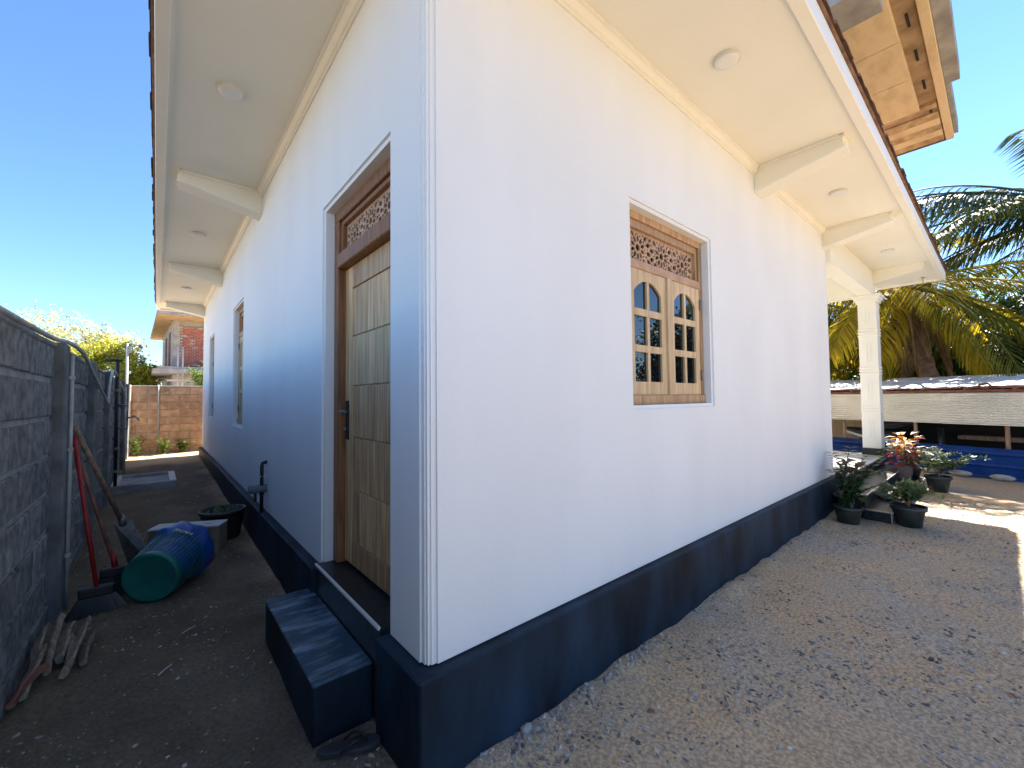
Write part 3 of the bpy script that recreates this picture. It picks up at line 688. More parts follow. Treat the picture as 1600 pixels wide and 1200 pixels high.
# cardboard box with white top, tub with cuttings
p = G(-.60,3.72); t = thing('cardboard_box', p, 'low cardboard box with a pale lid behind the green bin', 'box')
def rbox(mb, c, sx, sy, z0, z1, a):
    ca,sa = math.cos(a),math.sin(a)
    P = [(c[0]+x*ca-y*sa, c[1]+x*sa+y*ca) for x,y in ((-sx,-sy),(sx,-sy),(sx,sy),(-sx,sy))]
    return mb.prism(P, lambda q,tt:(q[0],q[1],tt), z0, z1)
mb = MB(); rbox(mb,p,.30,.10,p.z-.03,p.z+.25,-.45); mb.build('carton', 'card', t, bevel=.004)
mb = MB(); rbox(mb,p,.304,.104,p.z+.252,p.z+.268,-.45); mb.build('lid', 'paperw', t, bevel=.003)
mb = MB(); rbox(mb,(p.x+.14,p.y-.09,0),.05,.008,p.z+.2685,p.z+.2695,-.45); mb.build('print', 'card', t)
p = G(-.30,3.98); t = thing('plastic_tub', p, 'big dark plastic tub of garden cuttings beside the plinth', 'tub')
mb = MB(); mb.lathe([(.001,.0),(.15,.0),(.165,.02),(.20,.27),(.218,.28),(.222,.305),(.205,.31),(.192,.28),(.165,.24),(.001,.235)],32,Matrix.Translation(p)); mb.build('tub', 'black', t, smooth=True, fix=False)
mb = MB()
for k in range(90):
    a = rnd.uniform(0,6.28); q = p+Vector((.15*math.cos(a)*rnd.random(),.15*math.sin(a)*rnd.random(),.245+rnd.uniform(0,.05)))
    mb.leaf(q,(rnd.uniform(-1,1),rnd.uniform(-1,1),rnd.uniform(-.1,.5)),(0,0,1),rnd.uniform(.05,.12),.022)
tag(mb.build('cuttings', 'fern', t, fix=False), kind='stuff')
# cement tray
p = G(-1.0,7.9); t = thing('cement_tray', p, 'flat grey rimmed cement tray lying on the passage floor', 'tray')
mb = MB(); mb.box(-1.39,-.60,7.30,8.58,p.z+.0,p.z+.045); mb.build('bed', 'tray', t)
for a in ((-1.395,-.595,7.295,7.375),(-1.395,-.595,8.505,8.585),(-1.395,-1.31,7.377,8.503),(-.69,-.595,7.377,8.503)):
    mb = MB(); mb.box(*a,p.z-.04,p.z+.10); mb.build('rim', 'paperw' if a[1]-a[0] < .2 else 'tray', t, bevel=.006)
# firewood: every split stick a thing
FW = [((-1.36,1.70),(-1.33,2.02),.07,'shortest split stick at the front against the block wall'),((-1.30,1.86),(-1.30,2.38),.10,'curved pale split stick leaning highest in the firewood heap'),
      ((-1.21,1.86),(-1.18,2.36),.06,'straight pale split stick on the right of the firewood heap'),((-1.16,1.90),(-1.09,2.26),.03,'darker ragged split stick at the outer side of the heap'),
      ((-1.26,1.98),(-1.25,2.30),.06,'short broad split stick wedged in the middle of the heap'),((-1.35,1.98),(-1.36,2.34),.07,'thin split stick touching the wall at the back of the heap'),
      ((-1.23,1.82),(-1.27,2.32),.01,'split stick lying flat underneath the firewood heap'),((-1.385,1.62),(-1.30,1.86),.03,'red-barked stub end lowest by the wall')]
for k,((x0,y0),(x1,y1),h,lb) in enumerate(FW):
    r = random.Random(40+k); a = G(x0,y0,.03+.02*(k%3)); b = G(x1,y1,h+.05); t = thing('firewood_stick', a, lb, 'firewood', 'firewood heap')
    n_ = 7; cv = r.uniform(-.03,.03); wz = r.uniform(.030,.042); tk = r.uniform(.013,.020); tw = r.uniform(-.5,.5); mb = MB()
    for i in range(n_+1):
        u = i/n_; c_ = a.lerp(b,u)+Vector((cv*math.sin(u*3.1)+r.uniform(-.004,.004),0,.02*math.sin(u*3.1)+r.uniform(-.003,.003)))
        an = .9+tw+.3*u; ex = Vector((math.cos(an),0,math.sin(an))); ez = Vector((-math.sin(an),0,math.cos(an))); ww = wz*(1-.35*abs(2*u-1)**3)*r.uniform(.9,1.08)
        mb.v += [tuple(c_+ex*ww+ez*tk*.4), tuple(c_+ex*ww*.7+ez*tk), tuple(c_-ex*ww*.8+ez*tk), tuple(c_-ex*ww-ez*tk*.3), tuple(c_-ez*tk)]
    mb.f = [tuple(range(5))[::-1], tuple(n_*5+j for j in range(5))]+[(i*5+j,i*5+(j+1)%5,(i+1)*5+(j+1)%5,(i+1)*5+j) for i in range(n_) for j in range(5)]
    mb.build('stick', 'redwood' if k==7 else 'palewood', t)
# slipper
p = G(-.19,.355); t = thing('slipper', p, 'black rubber flip-flop on the ground between step and plinth', 'slipper')
a = math.atan2(.05,.26)-.62; ca,sa = math.cos(a),math.sin(a)
out = []
for k in range(28):
    u = 2*math.pi*k/28; x = .135*math.cos(u); wd_ = .046+.010*math.cos(u)-.012*math.exp(-((x+.01)/.045)**2); y = wd_*math.sin(u); out.append((p.x+x*ca-y*sa,p.y+x*sa+y*ca))
mb = MB(); mb.prism(out, lambda q,tt:(q[0],q[1],tt), p.z+.004, p.z+.026); mb.build('sole', 'rubber', t, bevel=.004)
def sl(x,y,z): return (p.x+x*ca-y*sa,p.y+x*sa+y*ca,p.z+z)
mb = MB(); mb.tube(cr([sl(-.025,.040,.020),sl(.015,.034,.050),sl(.055,.015,.048),sl(.080,0,.022)]),.006,6).tube(cr([sl(-.025,-.040,.020),sl(.015,-.034,.050),sl(.055,-.015,.048),sl(.080,0,.022)]),.006,6); mb.build('strap', 'black', t, smooth=True)

# ------------------------------------------------------------------ loose ground litter
ico = bmesh.new(); bmesh.ops.create_icosphere(ico, subdivisions=1, radius=1); iv = [v.co.copy() for v in ico.verts]; jf = [tuple(v.index for v in f_.verts) for f_ in ico.faces]; ico.free()
mb = MB(); r = random.Random(5); cnt = 0
while cnt < 19000:
    u = r.random()
    if cnt < 17200: x = -.9+9*u**1.6; y = r.uniform(-2.3,-.04)
    else: x = r.uniform(-1.38,-.08); y = .2+8*u*u
    if x < -.1 and cnt < 17200 and r.random() < .6: continue
    if x > 5.7 and y > -.75: continue
    den = noise.noise(Vector((x*1.3,y*1.3,3)))+.5*noise.noise(Vector((x*4,y*4,3)))
    if den < r.uniform(-.35,.55): continue
    s_ = .0026+.0085*r.random()**3+(.007 if r.random() < .015 else 0)
    z = gh(x,y); sx,sy,sz = s_*r.uniform(.7,1.9),s_*r.uniform(.6,1.2),s_*r.uniform(.35,.75); ca,sa = math.cos(u*90),math.sin(u*90)
    mb.add([(x+(v.x*sx)*ca-(v.y*sy)*sa, y+(v.x*sx)*sa+(v.y*sy)*ca, z+v.z*sz+sz*.3) for v in iv], jf); cnt += 1
tag(mb.build('gravel', 'gravel', None, fix=False), 'fine loose gravel scattered over the sandy yard', 'gravel', kind='stuff')
# crumbled mortar along the plinth foot
mb = MB(); r = random.Random(9)
for k in range(2000):
    x = r.random()**2.0*5.6-.02; pn = noise.noise(Vector((x*1.8,0,7)))
    if pn+.25*(1-x/2) < r.uniform(-.1,.5): continue
    y = -.07-abs(r.gauss(0,.045)); s_ = .003+.013*r.random()**3
    mb.add([(x+v.x*s_*r.uniform(.7,1.3),y+v.y*s_*r.uniform(.7,1.3),gh(x,y)+v.z*s_*.8) for v in iv], jf)
tag(mb.build('mortar_rubble', 'rubble', None, fix=False), 'crumbled pale mortar along the foot of the black plinth', 'rubble', kind='stuff')
def pxg(px, py):
    d = rot @ cray(px, py); t_ = -CAM.z/d.z; q = CAM+d*t_
    for _ in range(20):
        q = CAM+d*((gh(q.x,q.y)-CAM.z)/d.z)
    return q
for px_,py_,s_,m_,lb in ((1010,1112,.030,'leafdry','reddish dry leaf near the bottom edge, in front of the plinth'),(1197,1043,.022,'leafdry','small dark dry leaf in the open yard right of the rubble'),
        (1342,1055,.024,'leafdry','dark red dry leaf in the middle of the yard'),(1030,1183,.030,'leafpale','pale dry leaf at the bottom edge of the yard'),(1590,1092,.03,'leafdry','dark dry leaf at the right edge of the yard')):
    q = pxg(px_,py_); a = rnd.uniform(0,6.28); mb = MB(); mb.leaf(q+Vector((0,0,.005)),(math.cos(a),math.sin(a),.12),(0,0,1),s_*1.5,s_*.8,.6,.1)
    tag(mb.build('dry_leaf', m_, None, origin=q, fix=False), lb, 'leaf', 'dry leaves on the yard')
for px_,py_,s_,lb in ((822,1140,.034,'largest pale mortar lump lying beside the plinth foot'),(765,1150,.02,'small mortar lump nearest the plinth corner')):
    q = pxg(px_,py_); mb = MB(); r = random.Random(px_)
    mb.add([q+Vector((v.x*s_*1.2,v.y*s_*.8,v.z*s_*.6+s_*.2))*1.0+Vector((r.uniform(-.004,.004),r.uniform(-.004,.004),0)) for v in iv], jf)
    tag(mb.build('mortar_lump', 'stone', None, origin=q, fix=False), lb, 'stone')
for px_,py_,L_,a_,lb in ((1348,1032,.06,.2,'pale twig lying in the middle of the yard'),(258,1048,.05,.9,'pale wood splinter on the passage floor'),(295,985,.05,.7,'thin pale splinter in front of the green bin')):
    q = pxg(px_,py_); mb = MB(); d_ = Vector((math.cos(a_),math.sin(a_),0))*L_; mb.tube([q-d_+Vector((0,0,.006)),q+Vector((0,0,.009)),q+d_+Vector((0,0,.006))],[.003,.004,.003],5)
    tag(mb.build('twig', 'leafpale', None, origin=q, fix=False), lb, 'twig', 'twigs on the ground')
mb = MB(); r = random.Random(77)
for k in range(170):
    x = r.uniform(-1.35,-.4) if k < 60 else r.uniform(.2,5); y = .5+3*r.random()**1.5 if k < 60 else r.uniform(-1.8,-.15); q = Vector((x,y,gh(x,y)+.003)); a = r.uniform(0,6.28); d_ = Vector((math.cos(a),math.sin(a),r.uniform(0,.3)))*r.uniform(.004,.011)
    mb.tube([q-d_,q+d_],[.0012,.0018],4)
tag(mb.build('wood_chips', 'leafpale', None, fix=False), 'tiny pale wood chips strewn over the ground', 'wood chips', kind='stuff')

# ------------------------------------------------------------------ potted plants by the veranda
def pot(t, p, r0, r1, h, m='pot', fl=0):
    mb = MB(); n = 32; prof = [(.001,0),(r0,0),(r0+(r1-r0)*.75,h*.75),(r1*.97,h*.80),(r1*1.05,h*.82),(r1*1.07,h),(r1*.98,h),(r1*.93,h*.86),(.001,h*.86)]
    T_ = Matrix.Translation(p); mb.lathe(prof[:7],n,T_)
    if fl:
        for i in range(1,3):
            for j in range(n):
                if j%4 == 0:
                    v = Vector(mb.v[i*n+j]); c = Vector((p.x,p.y,v.z)); mb.v[i*n+j] = tuple(c+(v-c)*.965)
    pt = mb.build('pot', m, t, smooth=True, fix=False)
    mb = MB(); mb.lathe([(r1*1.0,h*.86),(.001,h*.90)],n,T_); mb.build('soil', 'soil', pt, fix=False)
def arch(p, az_, L, up, droop, n=10):
    P = [Vector(p)]; d = Vector((math.cos(az_)*(1-up), math.sin(az_)*(1-up), up)).normalized()
    for i in range(n):
        P.append(P[-1]+d*L/n); d = (d+Vector((math.cos(az_)*.25,math.sin(az_)*.25,-1))*droop/n).normalized()
    return P
# ZZ plant + red-leaved plant
p = G(5.63,-.30); t = thing('potted_plant', p, 'dark pot with arching glossy green stems beside the plinth end', 'potted plant', 'potted plants at the veranda')
pot(t, p, .105,.140,.20)
r = random.Random(3)
for k in range(16):
    a = r.uniform(-2.6,1.2); P = arch(p+Vector((r.uniform(-.05,.05),r.uniform(-.05,.05),.19)), a, r.uniform(.50,.80), r.uniform(.60,.88), r.uniform(.6,1.4), 14)
    mb = MB(); mb.tube(P,[.010-.007*i/14 for i in range(15)],5)
    for i in range(2,15):
        if i%2 and i < 13: continue
        d = (P[i]-P[i-1]).normalized(); s_ = d.cross(Vector((0,0,1))).normalized()
        for sg in (-1,1): mb.leaf(P[i],d*.55+s_*sg,(0,0,1),.135*(1-.3*i/15),.062,.2,.15)
    mb.build('frond', 'zz', t, fix=False)
for k in range(15):
    a = r.uniform(-.2,2.2); c = p+Vector((.10+.30*r.random(),-.16+.26*r.random(),.52+.22*r.random()))
    mb = MB(); mb.tube([p+Vector((.05,.02,.18)),c],.004,4)
    mb.leaf(c,(math.cos(a*3),math.sin(a*3)*.6-.2,r.uniform(.1,.9)),(0,-.3,1),r.uniform(.13,.19),.085,.3,.25); mb.build('leaf', 'aglo', t, fix=False)
for k in range(5):
    mb = MB(); c = p+Vector((-.10+.02*k,-.15+.03*r.random(),.26+.05*r.random())); mb.leaf(c,(-.4+.2*k,-.6,.5),(0,-.5,1),.10,.07,.2,.3); mb.build('leaf', 'fern', t, fix=False)
def fernplant(p, h, spread, n, seed, m, label, pr, lean=(0,0), zb=0):
    t = thing('potted_plant', p, label, 'potted plant', 'potted plants at the veranda'); pot(t, p, *pr, fl=1); r = random.Random(seed)
    z = pr[2]*.88; mb = MB(); stems = []
    for k in range(4):
        a = r.uniform(0,6.28); P = [p+Vector((0,0,z)), p+Vector((.06*math.cos(a)+lean[0]*.3,.06*math.sin(a)+lean[1]*.3,z+h*.3)), p+Vector((spread*.5*math.cos(a)+lean[0],spread*.5*math.sin(a)+lean[1],z+h*.65))]
        mb.tube(cr(P,4),[.010-.0008*i for i in range(9)],6); stems.append(cr(P,4))
    mb.build('stem', 'trunk', t, smooth=True)
    for k in range(n):
        st_ = r.choice(stems); b = st_[r.randint(3,8)]; a = r.uniform(0,6.28)
        P = arch(b, a, spread*r.uniform(.5,1.0), r.uniform(.25,.7), r.uniform(.6,1.6), 8); mb = MB(); mb.tube(P,.002,3,False)
        for i in range(1,9):
            for q in range(7):
                d = Vector((r.uniform(-1,1),r.uniform(-1,1),r.uniform(-.25,.5))); mb.leaf(P[i]+d*.012,d,(r.uniform(-.3,.3),r.uniform(-.3,.3),1),r.uniform(.045,.085),.028,.1)
        mb.build('branch', m if r.random() < .75 else 'varieg', t, fix=False)
fernplant(G(6.02,-.80), .30, .34, 26, 11, 'fern', 'fluted dark pot with a spreading feathery green plant in front of the steps', (.115,.160,.24), (-.05,.03))
fernplant(G(8.72,-.86), .34, .42, 26, 12, 'fern', 'dark pot with a bushy pale-green plant farthest out beside the blue sheeting', (.11,.155,.25), (.02,-.08))
fernplant(Vector((9.08,-.52,.152)), .38, .36, 20, 13, 'varieg', 'small pot with variegated pale leaves on the veranda step', (.09,.13,.16))
p = Vector((8.78,-.46,.152)); t = thing('potted_plant', p, 'square brown pot with orange and purple croton on the veranda step', 'potted plant', 'potted plants at the veranda')
mb = MB(); mb.prism([(-.105,-.105),(.105,-.105),(.105,.105),(-.105,.105)], lambda q,tt:(p.x+q[0]*(.8+.2*tt/.22),p.y+q[1]*(.8+.2*tt/.22),p.z+tt), 0, .22); mb.build('pot', 'potb', t, bevel=.008)
mb = MB(); mb.tube([p+Vector((0,0,.2)),p+Vector((.01,-.01,.62))],[.012,.006],6).tube([p+Vector((0,0,.3)),p+Vector((.06,-.12,.5))],[.008,.005],6).tube([p+Vector((0,0,.3)),p+Vector((-.05,.1,.5))],[.008,.005],6); mb.build('stem', 'trunk', t)
r = random.Random(21)
for k in range(96):
    top = k < 50; hgt = r.uniform(.42,.74) if top else r.uniform(.22,.50); a = r.uniform(0,6.28); rad = r.uniform(.0,.17)
    mb = MB(); mb.leaf(p+Vector((rad*math.cos(a),rad*math.sin(a),hgt)),(math.cos(a),math.sin(a),r.uniform(-.1,.9) if top else r.uniform(-.4,.4)),(0,0,1),r.uniform(.13,.21),r.uniform(.065,.095),.25,.35)
    mb.build('leaf', 'croty' if (top and r.random() < .88) else 'crotp', t, fix=False)
# cloth bundle on the low step
p = Vector((6.70,-.5,.152)); mb = MB(); r = random.Random(2)
mb.add([(p.x+v.x*.16*(1+.3*r.random()), p.y+v.y*.10*(1+.3*r.random()), p.z+.03+max(-.03,v.z*.05*(1+.5*r.random()))) for v in iv], jf)
o = mb.build('cloth', 'black', None, origin=p, fix=False); tag(o, 'crumpled dark cloth lying on the lower veranda step', 'cloth'); s_ = o.modifiers.new('s','SUBSURF'); s_.levels = 1; s_.render_levels = 2

# ------------------------------------------------------------------ low shed beyond the veranda
SA = Vector((11.5,1.02,0)); SD = Vector((-.26925,-.96307,0)); SN = Vector((.96307,-.26925,0))
def S(u,z,d): q = SA+SD*u+SN*d; return (q.x,q.y,z)
def sbox(mb,u0,u1,z0,z1,d0,d1):
    return mb.add([S(u0,z0,d0),S(u1,z0,d0),S(u1,z0,d1),S(u0,z0,d1),S(u0,z1,d0),S(u1,z1,d0),S(u1,z1,d1),S(u0,z1,d1)],[(3,2,1,0),(4,5,6,7),(0,1,5,4),(1,2,6,5),(2,3,7,6),(3,0,4,7)])
shed = thing('shed', SA, 'low shed with silver sheet roof, ribbed aluminium band and blue metal sheeting', 'shed')
UA,UB = -5.0,8.0
def ribbed(mb, u0, u1, z0, z1, d, pitch, amp, sharp=1.0, per=6, wob=0):
    n = int((z1-z0)/pitch*per); us = [u0+(u1-u0)*i/24 for i in range(25)]; base = len(mb.v)
    for k in range(n+1):
        z = z0+(z1-z0)*k/n; ph = ((z-z0)/pitch)%1.0; s_ = math.sin(ph*2*math.pi) if sharp >= 1 else -max(0.0, min(1.0, (.13-abs(ph-.5))/.05))
        for u in us: mb.v.append(S(u, z, d+amp*s_+wob*noise.noise(Vector((u*.9,z*1.3,2)))))
    m = len(us)
    for k in range(n):
        for i in range(m-1): a = base+k*m+i; mb.f.append((a,a+1,a+m+1,a+m))
mb = MB(); ribbed(mb,UA,1.9,.99,1.60,0,.046,.014,wob=.003); mb.build('aluminium_sheet', 'alu', shed, smooth=True, fix=False)
mb = MB(); ribbed(mb,1.88,UB,.985,1.595,-.012,.046,.014,wob=.003); mb.build('aluminium_sheet', 'alu', shed, smooth=True, fix=False)
mb = MB(); ribbed(mb,UA,UB,-.095,.565,.03,.22,.024,.35,24,.006); mb.build('blue_sheet', 'blue', shed, smooth=True, fix=False)
mb = MB(); n = 60; m_ = 10
for j in range(m_+1):
    for i in range(n*3+1):
        u = UA+(UB-UA)*i/(n*3); d = -.16+1.7*j/m_
        mb.v.append(S(u, 1.725+.155*d+.020*math.sin(i*2.1)*.25+.022*noise.noise(Vector((u*1.3,d*2,0)))-(.02*abs(noise.noise(Vector((u*3,9,0)))) if j==0 else 0), d))
k_ = n*3+1
for j in range(m_):
    for i in range(n*3): a = j*k_+i; mb.f.append((a,a+1,a+1+k_,a+k_))
mb.build('roof_sheet', 'zinc', shed, smooth=True, fix=False)
for (a,b,z0,z1,d0,d1,m_) in ((UA,UB,1.605,1.645,-.03,.04,'redwood'),(UA,2.2,1.675,1.705,-.12,-.08,'oldwood'),(2.25,UB,1.67,1.70,-.12,-.08,'redwood')):
    mb = MB(); sbox(mb,a,b,z0,z1,d0,d1); mb.build('batten', m_, shed)
for u in [UA+.4+.62*i for i in range(20)]:
    mb = MB(); sbox(mb,u,u+.05,1.64,1.70,-.10,1.2); mb.build('rafter', 'redwood', shed)
for u in (-4,-2.6,-1.25,.10,1.40,2.68,4.1,5.5,7):
    mb = MB(); mb.tube([S(u+.03,-.1,.085),S(u+.03,.9,.085),S(u+.0,1.72,.085)],[.036,.032,.03],7); mb.build('post', 'oldwood', shed, smooth=True)
mb = MB(); sbox(mb,UA,UB,-.1,1.78,1.75,1.80); mb.build('back_wall', 'dark', shed)
mb = MB(); sbox(mb,-1.2,.6,.1,1.4,1.3,1.36); mb.build('plywood_sheet', 'formp', shed)
mb = MB(); sbox(mb,1.75,4.5,.62,.70,1.0,1.3); mb.build('bench_plank', 'oldwood', shed)
mb = MB(); sbox(mb,1.60,1.72,.98,1.08,1.4,1.45); mb.build('switch_box', 'pvc', shed)
mb = MB(); mb.tube(cr([S(2.45,1.74,-.15),S(2.55,1.76,-.17),S(2.60,1.70,-.17),S(2.50,1.67,-.16),S(2.45,1.72,-.15),S(2.56,1.75,-.16)]),.016,6); mb.build('rope_coil', 'rust', shed, smooth=True)
# parked bicycle-like motor scooter nose seen in the opening: hull of a small boat-like cover
def hull(u0, u1, zc, d, label, m1, m2):
    t = thing('covered_motorbike', S((u0+u1)/2,0,d), label, 'motorbike')
    mb = MB(); n = 12; k = 14
    for i in range(n+1):
        s_ = i/n; u = u0+(u1-u0)*s_; wdt = .02+.17*math.sin(math.pi*min(1,s_*.75+.02)); hh = .03+.16*math.sin(math.pi*min(1,s_*.6+.03)); z = zc+.16*(1-s_)**2
        for j in range(k):
            a = 2*math.pi*j/k; mb.v.append(S(u, z+hh*math.sin(a), d+wdt*math.cos(a)))
    for i in range(n):
        for j in range(k): a = i*k+j; b = i*k+(j+1)%k; mb.f.append((a,b,b+k,a+k))
    mb.f.append(tuple(range(k))[::-1]); mb.f.append(tuple(n*k+j for j in range(k))); mb.build('body', m1, t, smooth=True, fix=False)
    mb = MB(); mb.tube(cr([S(u0+.04,zc+.12,d-.15),S((u0+u1)/2,zc-.02,d-.19),S(u1-.05,zc-.05,d-.17)]),.035,8); mb.build('side_panel', m2, t, smooth=True)
    mb = MB(); mb.tube([S(u1-.2,-.05,d),S(u1-.2,zc,d)],.05,8).tube([S(u0+.35,-.05,d),S(u0+.35,zc,d)],.05,8); mb.build('wheel', 'black', t, smooth=True)
hull(-.05,1.05,.60,.45,'black and white motorbike nose showing above the blue sheet left of the column','black','paperw')
hull(1.30,.62,.86,.55,'dark motorbike handlebar and mirror showing behind the croton','black','black')
# stones along the foot of the blue sheet
for u,L_,lb in ((1.70,.17,'rounded pale stone at the blue sheet next to the bushy pot'),(2.14,.21,'long flat pale stone in the middle of the row at the blue sheet'),(2.68,.20,'flat pale stone at the right end of the row by the blue sheet')):
    q = Vector(S(u,0,-.10)); mb = MB(); r = random.Random(int(u*100))
    mb.add([Vector(S(u+v.y*L_*(1+.15*r.random()), +.065+v.z*.075, -.14+v.x*.10)) for v in iv], jf)
    o = mb.build('edge_stone', 'stone', None, origin=q, fix=False); tag(o, lb, 'stone', 'stones along the blue sheet'); s_ = o.modifiers.new('s','SUBSURF'); s_.levels = 1; s_.render_levels = 1

# ------------------------------------------------------------------ unfinished concrete slab overhead
Zs = 6.6
slab = thing('concrete_slab', (9,2.5,4.6), 'raw sandy concrete upper-floor slab jutting out above the right eave', 'concrete slab')
mb = MB(); mb.box(5.2,10.85,-1.02,3.6,Zs,Zs+.14); mb.build('slab', 'form2', slab)
for x0,x1 in ((5.2,6.98),(6.992,8.05),(8.062,9.19)):
    mb = MB(); mb.box(x0,x1,-.80,3.0,Zs-.10,Zs-.001); mb.build('formed_panel', 'formp', slab, bevel=.004)
mb = MB(); mb.box(9.20,9.36,-1.0,3.2,Zs-.06,Zs-.001); mb.build('cross_rib', 'form', slab)
for k in range(5):
    mb = MB(); mb.box(9.60+.25*k,9.60+.25*k+.246,-1.0,3,Zs-.03-.004*(k%2),Zs-.001); mb.build('formed_board', 'formp' if k%2 else 'form', slab, bevel=.003)
mb = MB(); mb.box(5.2,10.87,-1.13,-1.022,Zs-.05,Zs+.16); mb.build('edge_beam', 'formp', slab, bevel=.005)
mb = MB(); mb.box(5.2,8.9,-1.30,-1.132,Zs+.03,Zs+.32); mb.build('edge_ledge', 'concrete', slab, bevel=.005)
mb = MB(); mb.box(8.902,10.88,-1.19,-1.132,Zs+.03,Zs+.28); mb.build('edge_ledge', 'concrete', slab, bevel=.005)
mb = MB(); mb.box(10.872,10.93,-1.12,3.6,Zs-.03,Zs+.20); mb.build('end_edge', 'rust', slab, bevel=.004)
for k in range(5):
    mb = MB(); mb.box(6.6+.9*k,6.9+.9*k,-.93,-.90,Zs-.012,Zs-.001); mb.build('tie_slot', 'dark', slab)
mb = MB(); mb.box(5.2,5.75,-.79,3,Zs-.40,Zs-.102); mb.build('drop_beam', 'concrete', slab)
for x in (6.0,10.2):
    for y in (2.6,):
        mb = MB(); mb.box(x,x+.25,y,y+.25,4.4,Zs-.002 if not (x < 9.2 and y < 3) else Zs-.102); mb.build('column', 'concrete', slab)

# ------------------------------------------------------------------ palms
def frond_mesh(L, az_, up, droop, m, seed, npair=66, ll=1.15, hang=.6):
    r = random.Random(seed); n = 26; P = [Vector((0,0,0))]; d = Vector((math.cos(az_)*math.cos(up), math.sin(az_)*math.cos(up), math.sin(up)))
    for i in range(n):
        P.append(P[-1]+d*L/n); d = (d+Vector((0,0,-1))*droop/n*(.5+i/n)).normalized()
    mb = MB(); mb.tube(P,[.045*(1-.9*i/n)+.004 for i in range(n+1)],5,False)
    for i in range(npair):
        u = .14+.86*i/npair; x = u*n; k = min(int(x),n-1); q = P[k].lerp(P[k+1],x-k); d = (P[k+1]-P[k]).normalized(); s_ = d.cross(Vector((0,0,1))); s_.normalize(); upv = s_.cross(d)
        l = ll*(math.sin(math.pi*(.12+.80*u))**.7)*r.uniform(.85,1.1)
        for sg in (-1,1):
            e = (s_*sg*(1-.35*hang)+d*(.5+.4*u)+upv*.15-Vector((0,0,hang*r.uniform(.5,1.1)))).normalized(); w_ = .026*r.uniform(.7,1.3)
            a = q; b = q+e*l*.5; e2 = (e-Vector((0,0,.5+.5*hang))).normalized(); c = b+e2*l*.5
            wv = e.cross(Vector((0,0,1))); wv = (wv.normalized() if wv.length > .05 else d)*.5+d*.5; wv = wv.normalized()*w_
            mb.add([a-wv*.5,a+wv*.5,b+wv,b-wv,c],[(0,1,2,3),(3,2,4)])
    return mb.mesh('frond', m)
def palm(name, base, top, label, nf, L, seed, mats, group, dead=0, trunk_r=.17, ups=(-.25,1.25), az0=0):
    r = random.Random(seed); t = thing(name, base, label, 'palm tree', group); base = Vector(base); top = Vector(top)
    P = [base.lerp(top,u)+Vector((.12*math.sin(u*3),.1*math.sin(u*2.2),0)) for u in [i/24 for i in range(25)]]
    mb = MB(); mb.tube(P,[trunk_r*(1.25-.35*i/24)*(1.07 if i%2 else .96) for i in range(25)],12); mb.build('trunk', 'palmtrunk', t)
    for k in range(nf):
        a = az0+k*2.39996+r.uniform(-.2,.2); u = k/max(1,nf-1); up = ups[1]+(ups[0]-ups[1])*u**.8; m = r.choice(mats) if u > .35 else mats[0]
        me = frond_mesh(L*r.uniform(.85,1.1), a, up, r.uniform(1.0,1.5), m, seed*100+k, hang=.35+.55*u)
        piece('frond', me, t, P[-1]+Vector((0,0,.1)))
    for k in range(dead):
        a = r.uniform(0,6.28); me = frond_mesh(L*r.uniform(.4,.62), a, -.5-.5*r.random(), 2.2, 'palmdry', seed*100+60+k, npair=34, ll=.55, hang=1.0)
        piece('dry_frond', me, t, P[-1]+Vector((0,0,-.15)))
    return t
palm('coconut_palm', (15.1,-.75,0), (15.0,.05,4.5), 'leaning coconut palm with brown dead fronds just behind the shed', 22, 4.3, 1, ['palmy','palmy','palm'], 'palms behind the shed', dead=12, trunk_r=.17, ups=(-.7,.42))
pb = palm('coconut_palm', (19.2,-4.6,0), (18.0,-3.6,6.3), 'tall coconut palm at the right edge reaching long fronds across the sky', 18, 5.2, 2, ['palmd','palm','palmy'], 'palms behind the shed', dead=4, ups=(-.35,.75), az0=.6)
for k,(a,u_) in enumerate(((1.35,.78),(1.75,.62),(1.5,.38),(1.95,.18),(1.62,-.08),(1.3,.70),(2.2,.45),(1.15,.1))):
    piece('frond', frond_mesh(5.6, a, u_, 1.15, 'palmd', 900+k, npair=84, ll=1.75, hang=.8), pb, Vector((18.1,-3.3,6.45)))
palm('coconut_palm', (17.0,3.2,0), (16.6,2.6,4.6), 'coconut palm with yellow drooping fronds seen left of the veranda column', 20, 4.2, 3, ['palmy','palmy','palm'], 'palms behind the shed', dead=6, ups=(-.6,1.0), az0=.3)
palm('coconut_palm', (8.5,-9.5,0), (8.2,-9.2,6.0), 'coconut palm across the yard, mirrored in the window panes', 18, 4.4, 4, ['palm'], 'palms across the yard', dead=2, ups=(-.4,1.2))

